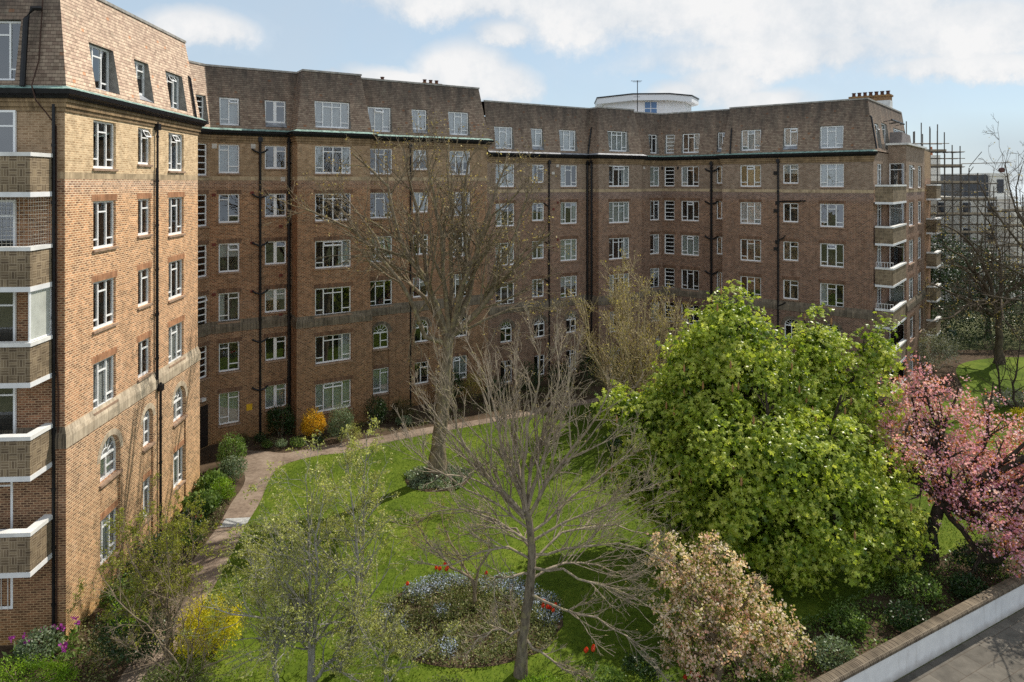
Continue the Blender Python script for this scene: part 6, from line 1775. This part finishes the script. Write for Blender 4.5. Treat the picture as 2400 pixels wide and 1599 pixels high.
far_bare('bare_tree', 'leafless tree whose heavy limbs reach in from the edge of the view', (47.0, 50.0), 15, 202, mat=B_MIDB,
         limbs=[[at(2440, 640, 50), at(2380, 560, 49), at(2330, 500, 48), at(2290, 420, 48)], [at(2450, 600, 50), at(2400, 530, 50), at(2365, 440, 50), at(2355, 380, 50)], [at(2440, 680, 50), at(2370, 640, 48), at(2310, 590, 47), at(2270, 560, 46)], [at(2460, 500, 50), at(2440, 400, 51)], [at(2440, 720, 49), at(2380, 700, 46), at(2300, 690, 45)], [at(2480, 600, 50), at(2540, 520, 50)], [at(2420, 560, 51), at(2375, 470, 52), at(2395, 390, 52)]], dens=.1)
slim_tree('young_tree', 'thin dark leafless sapling standing before the white-flowered shrubs', (32.4, 43.4), [[at(2345, 930, 43.4), at(2335, 850, 43.4), at(2320, 760, 43.4)], [at(2372, 930, 43.8), at(2385, 850, 44), at(2395, 780, 44)]], L_BUD, B_DARK, 203, trunk_r=.09, n1=14, dens=.05, lr=.4)

# white modern penthouse showing over the roof
wp = thing('white_building', 'white modern rooftop storey with thin overhanging roof and blue window behind the ridge', 'building', (17.4, 89, 0))
WHITEW = plain('white stucco', (.78, .79, .82), .8, .06, .3)
def oct_ring(cx, cy, rx, ry): return [(cx + rx * math.cos(math.radians(a)), cy + ry * math.sin(math.radians(a))) for a in (202, 248, 285, 316, 350, 30, 90, 150)]
def prism(mb, ring, z0, z1, m=0, cap=True):
    for a, b in zip(ring, ring[1:] + ring[:1]): mb.quad([(*a, z0), (*b, z0), (*b, z1), (*a, z1)], None, m)
    if cap:
        mb.quad([(*p, z1) for p in ring], None, m); mb.quad([(*p, z0) for p in ring], None, m)
CX, CY = 17.2, 89
b_ = MB(); prism(b_, oct_ring(CX, CY, 6.0, 6.0), 18, 24.65); b_.obj('wall', WHITEW, wp)
b_ = MB(); prism(b_, oct_ring(CX, CY, 6.9, 6.9), 24.65, 25.35); b_.obj('roof', WHITEW, wp)
b_ = MB(); prism(b_, oct_ring(CX, CY, 7.0, 7.0), 25.352, 25.5); b_.obj('roof_edge', M_BLACK, wp)
b_ = MB(); b_.boxr(CX - 9, CX + 9, CY - 6.5, CY + 10, 0, 18.01); b_.obj('lower_storeys', WHITEW, wp)
ring = oct_ring(CX, CY, 6.0, 6.0); fw = Face([ring[1], ring[2]], 0)
wf = MB(); wf.box(fw.pt(fw.L * .52, 23.75, -.02), (1.62, .06, 1.75), fw.rz); fo = wf.obj('window', M_WHITE, wp)
pg = MB()
for ix in (0, 1):
    for iz in (0, 1): pg.box(fw.pt(fw.L * .52 - .38 + ix * .76, 23.33 + iz * .82, -.06), (.68, .03, .74), fw.rz)
pg.obj('pane', plain('blue pane', (.07, .17, .36), .1, .2, 1, .5), fo)

# aerial
ae = thing('tv_aerial', 'tall thin television aerial mast on the roof before the white penthouse', 'aerial', (10.6, 57.6, 20.4))
m_ = MB(); x_, y_ = at(1494, 262, 57.8)[:2]
m_.tube([(x_, y_, 20.2), (x_, y_, 23.35)], .035, 5); m_.obj('mast', M_BLACK, ae)
e_ = MB()
for z, w in ((23.3, .55), (23.22, .4), (21.95, .35)):
    e_.tube([(x_ - w, y_, z), (x_ + w * .7, y_, z)], .018, 4)
for k in range(5): e_.tube([(x_ - .5 + k * .2, y_ - .18, 23.3), (x_ - .5 + k * .2, y_ + .18, 23.3)], .012, 3)
e_.obj('antenna', M_BLACK, ae)

# white stucco house wrapped in scaffolding
STUC = plain('cream stucco', (.82, .79, .72), .85, .12, .5)
SLATE = plain('slate', (.09, .095, .105), .7, .3, 2)
sh = thing('stucco_house', 'white stucco house with dark slate attic behind scaffolding', 'house', (56, 88, 0))
b_ = MB(); b_.boxr(51.5, 62.5, 85, 98, 0, 12.6); b_.boxr(62.5, 65, 86.5, 98, 0, 11.6); b_.obj('wall', STUC, sh)
b_ = MB(); b_.boxr(51.2, 62.8, 84.7, 98, 12.6, 12.95); b_.boxr(51.3, 62.7, 84.8, 98, 9.2, 9.45); b_.boxr(51.3, 62.7, 84.8, 98, 5.9, 6.1); b_.obj('cornice', STUC, sh)
b_ = MB(); b_.boxr(57.0, 60.0, 86, 97, 12.95, 15.7); b_.obj('roof', SLATE, sh)
b_ = MB(); b_.boxr(60.0, 62.4, 85.6, 97, 12.95, 15.9); b_.boxr(59.9, 62.6, 85.5, 97, 15.5, 15.75); b_.obj('attic', STUC, sh)
b_ = MB(); b_.boxr(51.6, 54.6, 87, 90, 12.95, 18.2); cpo = b_.obj('chimney', STUC, sh)
for x in (52.2, 53.1, 54.0):
    q = MB(); q.tube([(x, 88, 18.2), (x, 88, 19.3)], [.22, .16], 8); q.obj('chimney_pot', plain('terracotta pot', (.32, .12, .06), .9), cpo)
dk = plain('dark window', (.03, .035, .045), .15, .3, 1, .5)
for z in (1.6, 4.9, 7.2, 10.4):
    for x in (53.4, 56.6, 59.6):
        q = MB(); q.boxr(x - .55, x + .55, 84.96, 85.1, z, z + 1.9); wo = q.obj('window', M_WHITE, sh)
        q = MB(); q.boxr(x - .45, x + .45, 84.92, 84.96, z + .1, z + 1.8); q.obj('pane', dk, wo)
q = MB(); q.boxr(60.8, 61.6, 85.5, 85.6, 13.4, 15.1); q.obj('window', dk, sh)

STEEL = plain('scaffold tube', (.11, .095, .08), .5, .35, 2, .4, .3)
BOARD = plain('scaffold board', (.30, .24, .17), .9, .3, 3)
def scaffold(label, xs, ys, tops, lifts, seed):
    r = random.Random(seed)
    root = thing('scaffolding', label, 'scaffolding', (xs[0], ys[0], 0), 'scaffolding round the stucco house')
    for j, y in enumerate(ys):
        for i, x in enumerate(xs):
            q = MB(); t = tops(x) + r.uniform(-.4, 1.3); q.tube([(x, y, 0), (x + r.uniform(-.05, .05), y, t)], .065, 5); q.obj('pole', STEEL, root)
    for z in lifts:
        for y in ys:
            for dz in (0, 1.0):
                if z + dz > max(tops(x) for x in xs) + .6: continue
                q = MB(); a, b = xs[0] - .4, max([x for x in xs if tops(x) + .5 > z + dz] + [xs[1]]) + .5
                q.tube([(a, y - .05, z + dz), (b, y - .05, z + dz)], .05, 5); q.obj('ledger', STEEL, root)
        for x in xs:
            if tops(x) + .5 < z: continue
            q = MB(); q.tube([(x + .06, ys[0] - .5, z - .06), (x + .06, ys[-1] + .5, z - .06)], .04, 5); q.obj('transom', STEEL, root)
        q = MB(); b = max([x for x in xs if tops(x) > z] + [xs[1]]); q.boxr(xs[0] - .3, b + .2, ys[0] + .06, ys[-1] - .06, z + .0, z + .07); q.obj('deck_boards', BOARD, root)
        q = MB(); q.boxr(xs[0] - .3, b + .2, ys[0] - .02, ys[0] + .02, z + .07, z + .3); q.obj('toe_board', BOARD, root)
    for k in range(len(lifts) - 1):
        q = MB(); x = xs[k % (len(xs) - 2)]; q.tube([(x, ys[0] - .1, lifts[k]), (x + (xs[1] - xs[0]) * 1.5, ys[0] - .1, lifts[k + 1])], .04, 5); q.obj('brace', STEEL, root)
    return root
scaffold('tall stepped steel scaffolding with boarded lifts nearest the brick block', [48.3, 49.3, 50.3, 51.2, 52.1, 53.0, 54.0, 55.0, 56.0, 57.0, 58.0], [82.2, 83.6], lambda x: 21.0 if x < 53 else 18.2 if x < 55 else 15.8 if x < 57 else 14.6, [2.2, 4.3, 6.5, 8.6, 10.8, 12.6, 14.6, 16.6, 18.4], 1)
scaffold('lower steel scaffolding along the end of the stucco house', [59.6, 61.2, 62.8, 64.4, 66.0], [82.6, 84.0], lambda x: 12.4 if x < 64 else 13.2, [2.2, 4.6, 7.0, 9.4, 11.2], 2)
hb_ = thing('hoist', 'small hoist wheel on a cantilevered pole above the scaffolding', 'hoist', (58, 82, 17))
q = MB(); q.tube([(54.0, 82, 16.95), (60.0, 82, 17.1)], .05, 5); q.obj('arm', STEEL, hb_)
q = MB(); q.tube([(58.9, 81.9, 16.2), (58.9, 82.3, 16.2)], .3, 12); q.obj('wheel', plain('hoist drum', (.10, .04, .03), .6), hb_)
q = MB(); q.tube([(58.9, 82.1, 16.4), (58.9, 82, 17.05)], .04, 4); q.tube([(59.5, 82.1, 16.2), (59.7, 82.1, 10.5)], .025, 4); q.obj('rope', STEEL, hb_)
sb_ = thing('site_sign', 'pale green rectangular board fixed low on the scaffolding', 'sign', (33.8, 53, 2.5))
p = at(2231, 781, 66)
q = MB(); q.boxr(p[0] - .42, p[0] + .42, p[1] - .03, p[1], p[2] - .36, p[2] + .36); q.obj('board', plain('green board', (.16, .30, .24), .6), sb_)
q = MB()
for k, w in enumerate((.55, .62, .4)): q.boxr(p[0] - w / 2, p[0] + w / 2, p[1] - .04, p[1] - .031, p[2] + .2 - k * .2, p[2] + .26 - k * .2)
q.obj('faded_lines', M_COPE, sb_)
for s in (-.38, .38):
    q = MB(); q.tube([(p[0] + s, p[1] + .03, 0), (p[0] + s, p[1] + .03, p[2] + .3)], .03, 5); q.obj('post', STEEL, sb_)

# cream house and other houses at the edge of the view, trees and the sea in the distance
ch_ = thing('cream_house', 'cream rendered house at the edge of the view beyond the leafless trees', 'house', (73, 95, 0))
q = MB(); q.boxr(69.5, 84, 92, 104, -2, 9.2); q.obj('wall', plain('cream wall', (.58, .48, .28), .85, .1), ch_)
q = MB(); q.boxr(69.2, 84.3, 91.7, 104.3, 9.2, 9.6); q.obj('roof', plain('flat roof', (.30, .27, .22), .9), ch_)
for z in (1.0, 4.0, 6.8):
    for x in (70.8, 73.8):
        q = MB(); q.boxr(x - .5, x + .5, 91.95, 92.1, z, z + 1.5); q.obj('window', dk, ch_)
rh = random.Random(9)
for k in range(9):
    x = 78 + k * 8 + rh.uniform(-2, 2); y = 132 + rh.uniform(-12, 30)
    t_ = thing('terraced_house', 'small distant pale house seen through the leafless branches', 'house', (x, y, 0), 'distant pale houses')
    h = rh.uniform(4, 6.5); q = MB(); q.boxr(x - 3.2, x + 3.2, y, y + 8, -2, h); q.obj('wall', STUC, t_)
    q = MB(); q.quad([(x - 3.5, y - .3, h), (x + 3.5, y - .3, h), (x + 3.5, y + 4, h + 2.2), (x - 3.5, y + 4, h + 2.2)]); q.quad([(x - 3.5, y + 8.3, h), (x + 3.5, y + 8.3, h), (x + 3.5, y + 4, h + 2.2), (x - 3.5, y + 4, h + 2.2)])
    for sx in (-3.5, 3.5): q.quad([(x + sx, y - .3, h), (x + sx, y + 8.3, h), (x + sx, y + 4, h + 2.2)])
    q.obj('roof', plain('far roof', (.20, .15, .13), .9), t_)
rg = np.random.default_rng(77)
LB = []
for k in range(60):
    x = rg.uniform(60, 260); y = rg.uniform(112, 260); r = rg.uniform(3, 6); LB.append((np.array((x, y, rg.uniform(1.5, 4.5))), (r, r, r * .75)))
P, N = lobe_points(LB, rg, 24000, .8, 1.05, .3)
V, F, T = rnd_leaves(P, rg, .7, .6, N, .8)
tag(leaf_obj('treeline', V, F, T, leaf_mat('far trees', [(0, (.07, .08, .05)), (1, (.17, .17, .11))], .2, .8), None), 'hazy line of distant trees among the far houses', 'trees', kind='stuff')
tsea = NT('sea water'); cs = tsea.ramp(tsea.noise(tsea.geopos(), .01, 3), [(0.3, (.28, .34, .38)), (0.7, (.34, .40, .44))])
sheet('sea', [(-3000, 418), (3000, 418), (5000, 5200), (-5000, 5200)], -.3, tsea.done(tsea.bsdf(cs, .4, None, .4)))
